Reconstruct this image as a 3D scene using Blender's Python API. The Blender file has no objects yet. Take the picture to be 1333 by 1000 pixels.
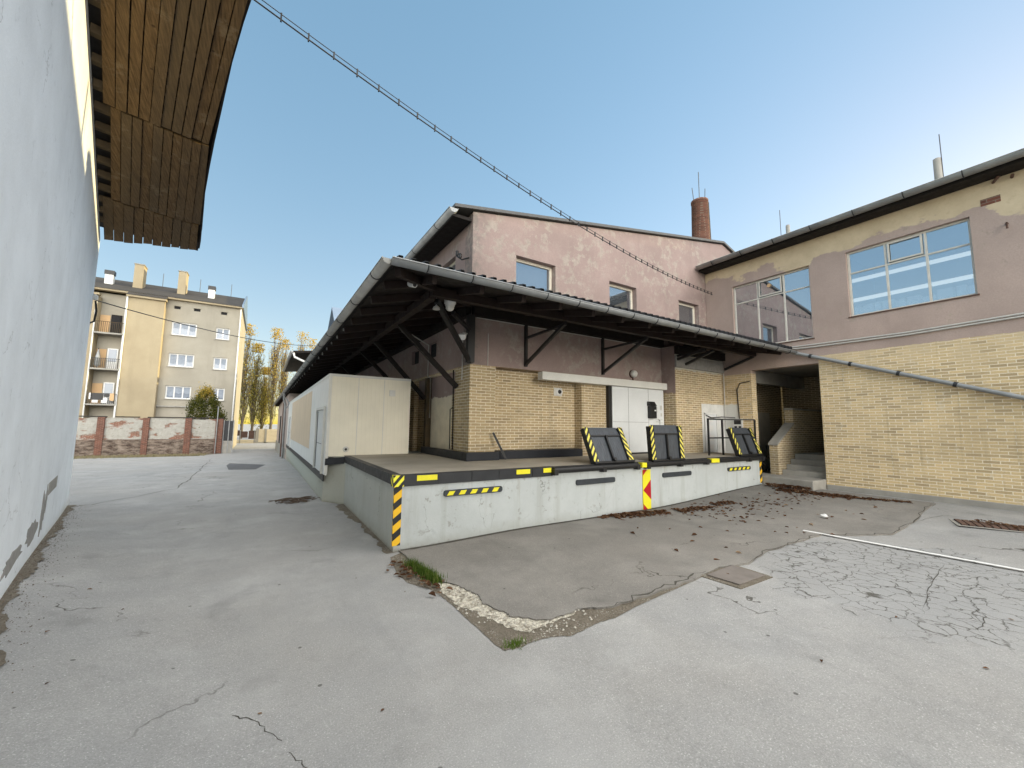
import bpy, bmesh, math, random
from mathutils import Vector, Matrix
random.seed(11)
R = math.radians
S = bpy.context.scene
COL = S.collection

# ------------------------------------------------------------------ camera
cam_d = bpy.data.cameras.new('camera'); cam = bpy.data.objects.new('camera', cam_d); COL.objects.link(cam)
cam_d.sensor_fit = 'HORIZONTAL'; cam_d.sensor_width = 36; cam_d.lens = 522.717 * 36 / 1333
cam_d.clip_start = 0.05; cam_d.clip_end = 3000
yaw, pitch, roll = 0.556414, 0.103441, 0.010867
fw = Vector((math.sin(yaw)*math.cos(pitch), math.cos(yaw)*math.cos(pitch), math.sin(pitch)))
r0 = Vector((math.cos(yaw), -math.sin(yaw), 0)); u0 = r0.cross(fw)
rr = r0*math.cos(roll)+u0*math.sin(roll); uu = -r0*math.sin(roll)+u0*math.cos(roll)
m = Matrix((( rr.x, uu.x, -fw.x, 0), (rr.y, uu.y, -fw.y, 0), (rr.z, uu.z, -fw.z, 2.0), (0, 0, 0, 1)))
cam.matrix_world = m
S.camera = cam

# ------------------------------------------------------------------ light
SUN_EL, SUN_AZ = 9.0, 92.0          # azimuth from +Y towards +X
w = bpy.data.worlds.new('World'); S.world = w; w.use_nodes = True
wn = w.node_tree; wn.nodes.clear()
sky = wn.nodes.new('ShaderNodeTexSky'); sky.sky_type = 'NISHITA'; sky.sun_disc = False
sky.sun_elevation = R(SUN_EL); sky.sun_rotation = R(SUN_AZ)
sky.altitude = 150; sky.air_density = 1.0; sky.dust_density = 0.3; sky.ozone_density = 1.0
bg = wn.nodes.new('ShaderNodeBackground'); bg.inputs[1].default_value = 0.15
wo = wn.nodes.new('ShaderNodeOutputWorld')
# fill light added to unseen sky: overhead, low south-west, sunward; clear blue elsewhere
ZENITH_FILL, SOUTH_FILL, SUNSIDE_FILL = 7.0, 15.0, 11.0
wc = wn.nodes.new('ShaderNodeTexCoord')
def wmap(val, lo, hi, top):
    r = wn.nodes.new('ShaderNodeMapRange'); r.interpolation_type = 'SMOOTHSTEP'
    for i, q in enumerate((lo, hi, 0, top)): r.inputs[i+1].default_value = q
    wn.links.new(val, r.inputs[0]); return r.outputs[0]
def wdot(d):
    x = wn.nodes.new('ShaderNodeVectorMath'); x.operation = 'DOT_PRODUCT'; x.inputs[1].default_value = Vector(d).normalized()
    nv = wn.nodes.new('ShaderNodeVectorMath'); nv.operation = 'NORMALIZE'; wn.links.new(wc.outputs['Generated'], nv.inputs[0]); wn.links.new(nv.outputs[0], x.inputs[0]); return x.outputs['Value']
mxv = wn.nodes.new('ShaderNodeMath'); mxv.operation = 'MAXIMUM'
wn.links.new(wmap(wdot((0, 0, 1)), .79, .95, ZENITH_FILL), mxv.inputs[0]); wn.links.new(wmap(wdot((-.25, -.95, .08)), .76, .93, SOUTH_FILL), mxv.inputs[1])
mx2 = wn.nodes.new('ShaderNodeMath'); mx2.operation = 'MAXIMUM'; wn.links.new(mxv.outputs[0], mx2.inputs[0])
wn.links.new(wmap(wdot((.55, -.45, .70)), .90, .985, SUNSIDE_FILL), mx2.inputs[1])      # added fill, high on the sun's side
wv_ = wn.nodes.new('ShaderNodeVectorMath'); wv_.operation = 'SCALE'; wv_.inputs[0].default_value = (1.0, .93, .84); wn.links.new(mx2.outputs[0], wv_.inputs['Scale'])
gm = wn.nodes.new('ShaderNodeGamma'); gm.inputs[1].default_value = .50
hs = wn.nodes.new('ShaderNodeHueSaturation'); hs.inputs['Saturation'].default_value = 1.42; wn.links.new(sky.outputs[0], hs.inputs['Color']); wn.links.new(hs.outputs[0], gm.inputs[0])
tn = wn.nodes.new('ShaderNodeVectorMath'); tn.operation = 'MULTIPLY'; tn.inputs[1].default_value = (.99, .98, 1.03); wn.links.new(gm.outputs[0], tn.inputs[0])
wa = wn.nodes.new('ShaderNodeVectorMath'); wa.operation = 'ADD'; wn.links.new(tn.outputs[0], wa.inputs[0]); wn.links.new(wv_.outputs[0], wa.inputs[1])
wn.links.new(wa.outputs[0], bg.inputs[0]); wn.links.new(bg.outputs[0], wo.inputs[0])
sd = bpy.data.lights.new('sun', 'SUN'); sd.energy = 2.0; sd.angle = R(0.5); sd.color = (1, .80, .40)
so = bpy.data.objects.new('sun', sd); COL.objects.link(so)
dv = Vector((math.sin(R(SUN_AZ))*math.cos(R(SUN_EL)), math.cos(R(SUN_AZ))*math.cos(R(SUN_EL)), math.sin(R(SUN_EL))))
so.rotation_euler = dv.to_track_quat('Z', 'Y').to_euler(); so.location = (40, 20, 30)
S.view_settings.view_transform = 'Standard'; S.view_settings.look = 'None'
S.view_settings.exposure = 1.76; S.view_settings.gamma = 1
S.view_settings.use_curve_mapping = False
S.render.engine = 'CYCLES'
S.cycles.max_bounces = 8; S.cycles.transparent_max_bounces = 12

# ------------------------------------------------------------------ node helper
class N:
    def __init__(s, name):
        s.m = bpy.data.materials.new(name); s.m.use_nodes = True
        s.t = s.m.node_tree; s.t.nodes.clear()
        s.out = s.t.nodes.new('ShaderNodeOutputMaterial')
        s._p = None
    def n(s, k, **kw):
        x = s.t.nodes.new('ShaderNode'+k)
        for a, b in kw.items(): setattr(x, a, b)
        return x
    def L(s, sock, v):
        if isinstance(v, bpy.types.NodeSocket): s.t.links.new(v, sock)
        elif v is not None: sock.default_value = v if not (isinstance(v, tuple) and len(v) == 3 and len(getattr(sock, 'default_value', v)) == 4) else (*v, 1)
    def pos(s):
        if s._p is None: s._p = s.n('NewGeometry').outputs['Position']
        return s._p
    def obj(s): return s.n('TexCoord').outputs['Object']
    def sep(s, v):
        x = s.n('SeparateXYZ'); s.L(x.inputs[0], v); return x.outputs
    def comb(s, a, b, c=0.0):
        x = s.n('CombineXYZ')
        for i, v in enumerate((a, b, c)): s.L(x.inputs[i], v)
        return x.outputs[0]
    def map(s, v, scale=(1, 1, 1), rot=(0, 0, 0), loc=(0, 0, 0)):
        x = s.n('Mapping'); s.L(x.inputs[0], v); x.inputs[1].default_value = loc; x.inputs[2].default_value = rot; x.inputs[3].default_value = scale
        return x.outputs[0]
    def noise(s, scale, detail=4, rough=.55, vec=None, dist=0.0, col=False):
        x = s.n('TexNoise'); s.L(x.inputs['Vector'], vec or s.pos()); x.inputs['Scale'].default_value = scale
        x.inputs['Detail'].default_value = detail; x.inputs['Roughness'].default_value = rough; x.inputs['Distortion'].default_value = dist
        return x.outputs[1 if col else 0]
    def vor(s, scale, vec=None, feat='F1', rnd=1.0, out='Distance'):
        x = s.n('TexVoronoi', feature=feat); s.L(x.inputs['Vector'], vec or s.pos()); x.inputs['Scale'].default_value = scale
        x.inputs['Randomness'].default_value = rnd
        return x.outputs[out]
    def math(s, op, a, b=None, c=None, clamp=False):
        x = s.n('Math', operation=op, use_clamp=clamp); s.L(x.inputs[0], a)
        if b is not None: s.L(x.inputs[1], b)
        if c is not None: s.L(x.inputs[2], c)
        return x.outputs[0]
    def rng(s, v, a, b, c=0.0, d=1.0):
        x = s.n('MapRange'); x.clamp = True
        for i, q in enumerate((v, a, b, c, d)): s.L(x.inputs[i], q)
        return x.outputs[0]
    def mix(s, f, a, b, mode='MIX'):
        x = s.n('Mix', data_type='RGBA', blend_type=mode); s.L(x.inputs[0], f); s.L(x.inputs[6], a); s.L(x.inputs[7], b)
        return x.outputs[2]
    def bump(s, h, strength=.4, dist=.01, prev=None):
        x = s.n('Bump'); s.L(x.inputs['Height'], h); x.inputs['Strength'].default_value = strength; x.inputs['Distance'].default_value = dist
        if prev is not None: s.L(x.inputs['Normal'], prev)
        return x.outputs[0]
    def done(s, col, rough=.85, nrm=None, metal=0.0, spec=.3):
        p = s.n('BsdfPrincipled'); s.L(p.inputs['Base Color'], col); s.L(p.inputs['Roughness'], rough)
        p.inputs['Metallic'].default_value = metal; p.inputs['Specular IOR Level'].default_value = spec
        if nrm is not None: s.L(p.inputs['Normal'], nrm)
        s.t.links.new(p.outputs[0], s.out.inputs[0]); return s.m

def c3(r, g, b): return (r, g, b, 1)

def plain(name, col, rough=.7, metal=0.0, var=.25, scale=6, spec=.35, bump=.15, dark=None, fine=60):
    a = N(name)
    f = a.rng(a.noise(scale, 6, .6), .3, .7)
    d = dark or tuple(q*(1-var) for q in col)
    c = a.mix(f, (*d, 1), (*col, 1))
    c = a.mix(a.rng(a.noise(fine, 3, .6), .35, .75, 0, .35), c, tuple(q*.7 for q in col)+(1,))
    return a.done(c, a.rng(a.noise(scale*2), .3, .7, rough*.85, min(1, rough*1.12)), a.bump(a.noise(fine), bump, .004), metal, spec)

# ---- colour fields -------------------------------------------------
def brick_field(a, axis, tan=1.0):
    p = a.sep(a.pos()); nx = a.sep(a.n('NewGeometry').outputs['True Normal'])[0]; fx = a.math('GREATER_THAN', a.math('ABSOLUTE', nx), .7)
    v = a.comb(a.math('ADD', a.math('MULTIPLY', p[0], a.math('SUBTRACT', 1.0, fx)), a.math('MULTIPLY', p[1], fx)), p[2], 0.0)
    v2 = a.map(v)
    nz = a.noise(7, 2, .5, col=True)
    wob = a.n('VectorMath', operation='MULTIPLY_ADD'); a.L(wob.inputs[0], nz); wob.inputs[1].default_value = (.008, .008, 0); a.L(wob.inputs[2], v2)
    b = a.n('TexBrick'); a.L(b.inputs['Vector'], wob.outputs[0])
    b.offset = .5; b.inputs['Scale'].default_value = 1; b.inputs['Mortar Size'].default_value = .0078; b.inputs['Mortar Smooth'].default_value = .2
    b.inputs['Bias'].default_value = -.1; b.inputs['Brick Width'].default_value = .255; b.inputs['Row Height'].default_value = .071
    b.inputs['Color1'].default_value = (.485*tan, .368*tan, .205*tan, 1); b.inputs['Color2'].default_value = (.395*tan, .30*tan, .170*tan, 1)
    b.inputs['Mortar'].default_value = (.80, .72, .56, 1)
    # odd bricks burnt darker
    cell = a.n('TexWhiteNoise', noise_dimensions='2D')
    wz = a.sep(wob.outputs[0]); row = a.math('FLOOR', a.math('DIVIDE', wz[1], .071))
    cx = a.math('FLOOR', a.math('DIVIDE', a.math('ADD', wz[0], a.math('MULTIPLY', a.math('SUBTRACT', 1.0, a.math('MODULO', row, 2.0)), .1275)), .255))
    a.L(cell.inputs['Vector'], a.comb(cx, row))
    dk = a.math('MULTIPLY', a.rng(cell.outputs[0], .55, .98, 0, .5), a.math('SUBTRACT', 1.0, b.outputs['Fac']))
    c = a.mix(dk, b.outputs['Color'], c3(.21, .16, .10))
    c = a.mix(a.rng(a.noise(1.6, 5, .65), .52, .72, 0, .4), c, c3(.50, .40, .25))
    c = a.mix(a.rng(a.noise(40, 4, .7), .45, .8, 0, .35), c, c3(.20, .15, .085))
    # washed-out areas, drip streaks and damp
    c = a.mix(a.math('MULTIPLY', a.rng(a.noise(.55, 6, .62), .50, .68), .35), c, c3(.30, .235, .14))
    dr = a.noise(1.0, 6, .65, vec=a.map(a.pos(), (6, 6, .35)))
    c = a.mix(a.rng(dr, .56, .76, 0, .45), c, c3(.17, .135, .085))
    c = a.mix(a.math('MULTIPLY', a.rng(a.noise(2.7, 7, .7), .60, .68), .45), c, c3(.66, .60, .48))
    h = a.math('ADD', a.math('MULTIPLY', b.outputs['Fac'], -1.0), a.math('MULTIPLY', a.noise(70, 3), .4))
    return c, h

def pink_field(a, base=(.34, .258, .236), peel=.515, peelcol=(.40, .355, .305)):
    c = a.mix(a.rng(a.noise(.9, 6, .6), .35, .68), (*[q*.80 for q in base], 1), (*base, 1))
    st = a.noise(1.0, 5, .6, vec=a.map(a.pos(), (3.0, 3.0, .35)))
    c = a.mix(a.rng(st, .55, .78, 0, .45), c, (*[q*.62 for q in base], 1))
    c = a.mix(a.rng(a.noise(34, 6, .7), .36, .70, 0, .40), c, (*[q*.60 for q in base], 1))
    e = a.noise(3.6, 12, .72); big = a.noise(.75, 3, .5, vec=a.map(a.pos(), loc=(4.2, 0, 1.7)))
    pm = a.math('MULTIPLY', a.rng(e, peel, peel+.05), a.rng(big, .44, .54))
    pc = a.mix(a.rng(a.noise(11, 6, .75), .3, .7), (*[q*.62 for q in peelcol], 1), (*peelcol, 1))
    c = a.mix(a.math('MULTIPLY', pm, .72), c, pc)
    h = a.math('ADD', a.math('MULTIPLY', pm, -.7), a.math('MULTIPLY', a.noise(40, 6, .65), .6))
    return c, h

def facade(name, axis, zsplit, amp=0.0, upper='pink', tan=1.0, peel=.515, mould=None, patches=(), soft=.01, smear=None):
    """brick below zsplit, render above, the line between them ragged by amp; patches = boxes of pale plaster"""
    a = N(name); p = a.sep(a.pos())
    bc, bh = brick_field(a, axis, tan)
    if upper == 'pink': uc, uh = pink_field(a, peel=peel)
    else:
        uc = a.mix(a.noise(3, 6, .65), c3(.36, .34, .29), c3(.58, .55, .48)); uh = a.noise(50, 4)
    zz = a.math('ADD', p[2], a.math('MULTIPLY', a.math('SUBTRACT', a.noise(4.5, 6, .6), .5), amp*2)) if amp else p[2]
    f = a.rng(zz, zsplit-soft, zsplit+soft)
    if mould:      # dark mould creeping in from a wall edge
        mm = a.math('MULTIPLY', a.rng(a.math('ADD', p[axis], a.math('MULTIPLY', a.noise(2.5, 6, .7), .8)), mould[0], mould[1], 1, 0), a.rng(a.noise(7, 9, .75), .40, .58))
        uc = a.mix(a.math('MULTIPLY', mm, .75), uc, c3(.15, .14, .125))
    if smear:
        sm = a.math('MULTIPLY', a.rng(p[2], smear, zsplit), a.rng(a.noise(2.2, 6, .6), .36, .6))
        bc = a.mix(a.math('MULTIPLY', sm, .95), bc, c3(.56, .44, .27))
        bh = a.math('MULTIPLY', bh, a.math('SUBTRACT', 1.0, a.math('MULTIPLY', sm, .7)))
    for (u0_, u1_, z0_, z1_, am, col) in patches:
        nu = a.math('ADD', p[axis], a.math('MULTIPLY', a.math('SUBTRACT', a.noise(5, 5, .6), .5), am))
        nz = a.math('ADD', p[2], a.math('MULTIPLY', a.math('SUBTRACT', a.noise(6, 5, .65), .5), am))
        mk = a.math('MULTIPLY', a.math('MULTIPLY', a.rng(nu, u0_-.01, u0_+.01), a.rng(nu, u1_+.01, u1_-.01)), a.math('MULTIPLY', a.rng(nz, z0_-.01, z0_+.01), a.rng(nz, z1_+.01, z1_-.01)))
        pcl = a.mix(a.rng(a.noise(3.5, 6, .65), .3, .7), tuple(q*.8 for q in col)+(1,), (*col, 1))
        bc = a.mix(mk, bc, pcl); bh = a.math('MULTIPLY', bh, a.math('SUBTRACT', 1.0, a.math('MULTIPLY', mk, .9)))
    c = a.mix(f, bc, uc)
    h = a.mix(f, bh, uh)
    # grime near the floor
    c = a.mix(a.rng(a.math('ADD', p[2], a.math('MULTIPLY', a.noise(3, 4), .5)), 1.35, 1.75, .35, 0), c, c3(.17, .14, .10))
    return a.done(c, .88, a.bump(h, .55, .006), spec=.2)

# ---- materials -----------------------------------------------------
def asphalt(name, lo, hi, warm, crackzone=False, rough_amt=1.0):
    a = N(name); p = a.sep(a.pos())
    big = a.noise(.35, 5, .6); mid = a.noise(1.7, 6, .62)
    c = a.mix(a.rng(mid, .3, .72), (*lo, 1), (*hi, 1))
    c = a.mix(a.rng(big, .42, .66, 0, .6), c, (*warm, 1))
    strk = a.noise(1.2, 5, .6, vec=a.map(a.pos(), (1.8, .22, 1), (0, 0, R(8))))
    c = a.mix(a.rng(strk, .56, .74, 0, .35), c, tuple(q*.72 for q in lo)+(1,))
    gr = a.vor(75); gr2 = a.noise(95, 4, .75)
    c = a.mix(a.rng(gr2, .34, .70, 0, .62), c, tuple(q*.45 for q in lo)+(1,))
    c = a.mix(a.rng(a.noise(22, 6, .7), .5, .72, 0, .35), c, tuple(q*.6 for q in lo)+(1,))
    c = a.mix(a.rng(a.noise(.8, 7, .65, vec=a.map(a.pos(), loc=(9, 2, 0))), .5, .68, 0, .28), c, tuple(min(.6, q*1.22) for q in hi)+(1,))
    c = a.mix(a.rng(a.noise(80, 3, .6, vec=a.map(a.pos(), loc=(3, 7, 1))), .58, .70, 0, .42), c, tuple(min(.68, q*1.8) for q in hi)+(1,))
    os_ = a.math('MULTIPLY', a.rng(a.noise(1.15, 5, .6, vec=a.map(a.pos(), loc=(31, 8, 0))), .60, .72), .5)
    c = a.mix(os_, c, tuple(q*.55 for q in lo)+(1,))
    # small dark spots and litter specks
    sp = a.vor(2.6, out='Distance'); c = a.mix(a.rng(sp, .035, .05, .7, 0), c, c3(.05, .048, .042))
    h = a.math('ADD', a.math('MULTIPLY', gr2, .7), a.math('MULTIPLY', gr, .5))
    # long meandering cracks over the whole yard
    wv = a.n('VectorMath', operation='MULTIPLY_ADD'); a.L(wv.inputs[0], a.noise(1.1, 4, .6, col=True)); wv.inputs[1].default_value = (1.5, 1.5, 0); a.L(wv.inputs[2], a.pos())
    lc = a.vor(.16, vec=wv.outputs[0], feat='DISTANCE_TO_EDGE')
    lm = a.math('MULTIPLY', a.rng(lc, .0008, .0022, 1, 0), a.rng(a.noise(.5, 3), .5, .58))
    if crackzone:
        dx = a.math('DIVIDE', a.math('SUBTRACT', p[0], 7.35), 2.0); dy = a.math('DIVIDE', a.math('SUBTRACT', p[1], 1.95), 1.55)
        d = a.math('ADD', a.math('MULTIPLY', dx, dx), a.math('MULTIPLY', dy, dy))
        d = a.math('ADD', d, a.math('MULTIPLY', a.math('SUBTRACT', a.noise(1.3, 4), .5), 1.6))
        zone = a.rng(d, .95, .75)
        w2 = a.n('VectorMath', operation='MULTIPLY_ADD'); a.L(w2.inputs[0], a.noise(3.2, 5, .65, col=True)); w2.inputs[1].default_value = (.30, .30, 0); a.L(w2.inputs[2], a.pos())
        cv = a.vor(5.2, vec=w2.outputs[0], feat='DISTANCE_TO_EDGE')
        cr = a.math('MULTIPLY', a.rng(cv, .010, .036, 1, 0), a.rng(a.noise(3.1, 5, .65, vec=a.map(a.pos(), loc=(5, 1, 0))), .34, .50, .22, 1))
        zm = a.math('MULTIPLY', zone, cr)
        c = a.mix(a.math('MULTIPLY', zone, .5), c, (.27, .275, .275, 1))
        lm = a.math('MAXIMUM', lm, zm)
    c = a.mix(a.math('MULTIPLY', lm, .85), c, c3(.055, .05, .04))
    h = a.math('SUBTRACT', h, a.math('MULTIPLY', lm, 2.5))
    return a.done(c, .9, a.bump(h, .45*rough_amt, .006), spec=.25)

M = {}
M['asphalt'] = asphalt('asphalt', (.29, .29, .285), (.375, .372, .36), (.34, .325, .30), True)
M['patch'] = asphalt('asphalt_patch', (.19, .18, .165), (.275, .26, .235), (.235, .215, .19), False, 1.2)
M['darkpatch'] = asphalt('asphalt_dark', (.10, .10, .105), (.14, .14, .145), (.12, .12, .12))

def dirt():
    a = N('crumbled_dirt')
    c = a.mix(a.noise(9, 6, .7), c3(.10, .085, .062), c3(.24, .21, .17))
    st = a.vor(38, out='Color'); ss = a.vor(38)
    c = a.mix(a.math('MULTIPLY', a.rng(ss, .25, .4, 1, 0), a.rng(a.noise(3, 3), .45, .6)), c, c3(.36, .34, .29))
    return a.done(c, .95, a.bump(a.math('ADD', a.noise(60, 5, .7), ss), .9, .02), spec=.15)
M['dirt'] = dirt()
def rubble():
    a = N('pale_rubble')
    s1 = a.vor(26, out='Distance'); n = a.noise(14, 6, .75)
    c = a.mix(a.rng(n, .38, .6), c3(.20, .175, .135), c3(.66, .62, .52))
    return a.done(c, .95, a.bump(a.math('ADD', n, s1), .9, .03), spec=.15)
M['rubble'] = rubble()
M['crackdirt'] = plain('crack_filling', (.075, .068, .055), .95, var=.5, scale=8)
M['stone'] = plain('loose_stone', (.55, .52, .45), .9, var=.4, scale=20)
M['line'] = plain('road_paint', (.78, .78, .76), .8, var=.25, scale=14)

def pale_paint(name, col, grime, zlo, zhi, axis=0, streak=.5, side=False):
    a = N(name); p = a.sep(a.pos())
    c = a.mix(a.rng(a.noise(1.3, 6, .62), .32, .7), (*[q*.86 for q in col], 1), (*col, 1))
    st = a.noise(1.0, 6, .65, vec=a.map(a.pos(), (4.5, 4.5, .4)))
    c = a.mix(a.rng(st, .54, .76, 0, streak), c, (*grime, 1))
    c = a.mix(a.rng(a.noise(6, 8, .7), .60, .70, 0, .5), c, (*[q*.6 for q in col], 1))
    fine = a.noise(120, 3, .6)
    c = a.mix(a.rng(fine, .42, .72, 0, .14), c, (*[q*.6 for q in col], 1))
    gz = a.math('ADD', p[2], a.math('MULTIPLY', a.noise(2.4, 6, .65), .5))
    c = a.mix(a.rng(gz, zlo, zhi, .8, 0), c, (*grime, 1))
    if side:
        ch = a.math('MULTIPLY', a.rng(a.noise(7, 10, .72, vec=a.map(a.pos(), loc=(2, 5, 1))), .60, .625), a.rng(a.noise(.9, 4), .42, .55))
        c = a.mix(a.math('MULTIPLY', ch, .7), c, c3(.27, .265, .24))
        rs = a.noise(1.0, 5, .65, vec=a.map(a.pos(), (9, 9, .5), loc=(1, 1, 0)))
        c = a.mix(a.math('MULTIPLY', a.rng(rs, .60, .74, 0, .5), a.rng(p[2], .35, .95)), c, c3(.25, .21, .15))
        c = a.mix(a.math('MULTIPLY', a.rng(a.math('ADD', p[2], a.math('MULTIPLY', a.math('ADD', a.noise(9, 5), a.math('MULTIPLY', p[0], -.022)), .12)), .05, .12, 1, 0), .8), c, c3(.16, .14, .11))
        c = a.mix(a.math('MULTIPLY', a.rng(p[0], 1.9, 1.885, 0, 1), .65), c, c3(.47, .455, .36))
    # fine cracks
    wv = a.n('VectorMath', operation='MULTIPLY_ADD'); a.L(wv.inputs[0], a.noise(2.5, 4, .6, col=True)); wv.inputs[1].default_value = (.5, .5, .5); a.L(wv.inputs[2], a.pos())
    ck = a.math('MULTIPLY', a.rng(a.vor(.8, vec=wv.outputs[0], feat='DISTANCE_TO_EDGE'), .002, .006, 1, 0), a.rng(a.noise(.9, 3), .52, .6))
    c = a.mix(a.math('MULTIPLY', ck, .7 if side else .3), c, c3(.12, .12, .10))
    return a.done(c, .82, a.bump(a.math('ADD', a.noise(30, 6, .65), a.math('MULTIPLY', ck, -1.0)), .35, .008), spec=.25)
M['dockpaint'] = pale_paint('dock_paint', (.495, .525, .52), (.32, .325, .295), .22, .50, streak=.65, side=True)
M['white_wall'] = pale_paint('white_render', (.85, .89, .92), (.62, .63, .60), .25, .5, streak=.12)
M['concrete'] = plain('concrete', (.36, .345, .31), .9, var=.35, scale=2.5, bump=.3)
M['docktop'] = plain('dock_concrete', (.47, .42, .34), .88, var=.3, scale=1.6, bump=.25)
M['bareplaster'] = plain('bare_plaster', (.33, .32, .30), .95, var=.3, scale=9, bump=.5)
M['blackband'] = plain('black_steel', (.028, .030, .034), .55, var=.4, scale=5, spec=.4, bump=.2, fine=30)
M['bumper'] = plain('bumper_rubber', (.045, .052, .06), .6, var=.35, scale=8)
M['yellow'] = plain('yellow_sticker', (.82, .74, .03), .5, var=.1)
M['gutter'] = plain('zinc_gutter', (.33, .34, .34), .5, var=.35, scale=3, metal=.35, spec=.5)
M['gutter_old'] = plain('weathered_gutter', (.42, .42, .40), .6, var=.45, scale=2.2, metal=.2)
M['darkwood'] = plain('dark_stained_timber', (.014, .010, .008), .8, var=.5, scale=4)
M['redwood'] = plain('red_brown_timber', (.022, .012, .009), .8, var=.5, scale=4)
M['oldpost'] = plain('rotten_timber', (.10, .072, .04), .9, var=.5, scale=4)
M['roofmetal'] = plain('corrugated_sheet', (.06, .06, .062), .55, var=.3, scale=2, metal=.2)
M['rooftin'] = plain('grey_roof_tin', (.10, .10, .10), .6, var=.3)
M['bluetin'] = plain('blue_grey_tin', (.16, .22, .30), .45, var=.2, metal=.3)
M['whitedoor'] = plain('white_door_paint', (.70, .72, .72), .5, var=.1, scale=2)
M['white'] = plain('white_plastic', (.72, .72, .70), .45, var=.08)
M['cream'] = plain('cream_metal', (.72, .71, .66), .6, var=.15, scale=2)
M['frame'] = plain('window_frame', (.66, .63, .56), .55, var=.2, scale=6)
M['brownframe'] = plain('pale_timber_frame', (.74, .68, .57), .6, var=.15)
M['black'] = plain('black_iron', (.014, .014, .015), .5, var=.3, spec=.5)
M['plinth'] = plain('bitumen_plinth', (.022, .024, .03), .6, var=.35, scale=4)
M['rust'] = plain('rusty_iron', (.13, .075, .055), .85, var=.4, scale=6)
M['cover'] = plain('worn_iron_cover', (.205, .18, .16), .85, var=.35, scale=7, bump=.4)
M['redpaint'] = plain('red_sign_paint', (.45, .012, .022), .45, var=.1)
M['interior'] = plain('room_wall', (.55, .56, .54), .9, var=.15, scale=1)
M['carton'] = plain('cardboard', (.80, .79, .77), .9, var=.3, scale=3)
M['curtain'] = plain('net_curtain', (.30, .34, .40), .9, var=.3, scale=5)
M['dark'] = plain('dark_void', (.02, .02, .022), .9)
M['slate'] = plain('old_roof_tiles', (.050, .045, .040), .95, var=.5, scale=1.2, bump=.5, fine=12)
M['orange'] = plain('orange_render', (.60, .40, .22), .9, var=.1)
M['copper'] = plain('grey_cable', (.10, .10, .10), .6)
M['paleconduit'] = plain('pale_conduit', (.55, .54, .50), .6, var=.2)

def lamp(name, col, e):
    a = N(name); x = a.n('Emission'); x.inputs[0].default_value = (*col, 1); x.inputs[1].default_value = e; a.t.links.new(x.outputs[0], a.out.inputs[0]); return a.m
M['tube'] = lamp('fluorescent_tube', (1, .93, .80), .25)
def glass(name, refl=.42, base=(.03, .04, .05), see=False, tint=(.75, .8, .82)):
    a = N(name)
    g = a.n('BsdfGlossy'); g.inputs['Color'].default_value = (.88, .94, 1, 1); g.inputs['Roughness'].default_value = .012
    a.L(g.inputs['Normal'], a.bump(a.noise(1.2, 2), .03, .02))
    if see:
        b = a.n('BsdfTransparent'); b.inputs[0].default_value = (*tint, 1)
    else:
        b = a.n('BsdfPrincipled'); b.inputs['Base Color'].default_value = (*base, 1); b.inputs['Roughness'].default_value = .4
    fr = a.n('Fresnel'); fr.inputs[0].default_value = 1.5
    mx = a.n('MixShader'); a.L(mx.inputs[0], a.math('ADD', a.math('MULTIPLY', fr.outputs[0], .8), refl, clamp=True))
    a.t.links.new(b.outputs[0], mx.inputs[1]); a.t.links.new(g.outputs[0], mx.inputs[2]); a.t.links.new(mx.outputs[0], a.out.inputs[0])
    return a.m
M['glass'] = glass('window_glass', .38)
M['glass_see'] = glass('clear_window_glass', .27, see=True, tint=(.85, .9, .93))
M['glass_far'] = glass('far_window_glass', .02, base=(.13, .16, .21))

def stripes(name, y, per, kx, ky, kz, duty=.5, obj=False):
    a = N(name); p = a.sep(a.obj() if obj else a.pos())
    s = a.math('ADD', a.math('ADD', a.math('MULTIPLY', p[0], kx), a.math('MULTIPLY', p[1], ky)), a.math('MULTIPLY', p[2], kz))
    f = a.math('FRACT', a.math('ADD', a.math('DIVIDE', s, per), 100.0))
    mk = a.math('GREATER_THAN', f, duty)
    wear = a.rng(a.noise(14, 6, .7), .60, .70, 0, .7)
    c = a.mix(mk, (*y, 1), c3(.02, .021, .022)); c = a.mix(wear, c, c3(.12, .10, .06))
    return a.done(c, .55, a.bump(a.noise(50), .15, .003), spec=.35)
M['haz_corner'] = stripes('hazard_stripes_orange', (.80, .47, .02), .235, .75, .75, -1.0, .52)
M['haz_band'] = stripes('hazard_stripes_band', (.85, .78, .05), .13, 1, 1, -.9, .5)
M['haz_lev'] = stripes('hazard_stripes_plate', (.75, .66, .12), .125, 1.0, .0, .8, .5, obj=True)
M['haz_lev2'] = stripes('hazard_stripes_plate_mirrored', (.75, .66, .12), .125, -1.0, .0, .8, .5, obj=True)
M['haz_bump'] = stripes('bumper_stripes', (.85, .82, .10), .246, 1, 0, -.75, .52)

def steelplate():
    a = N('scratched_steel_plate'); p = a.obj()
    st = a.noise(6, 6, .7, vec=a.map(p, (6, 1, .6)))
    c = a.mix(a.rng(st, .35, .7), c3(.045, .052, .062), c3(.105, .115, .13))
    c = a.mix(a.rng(a.noise(9, 6, .7, vec=p), .58, .7, 0, .5), c, c3(.09, .06, .04))
    return a.done(c, .5, a.bump(a.noise(80), .2, .003), metal=.3, spec=.5)
M['plate'] = steelplate()

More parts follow.
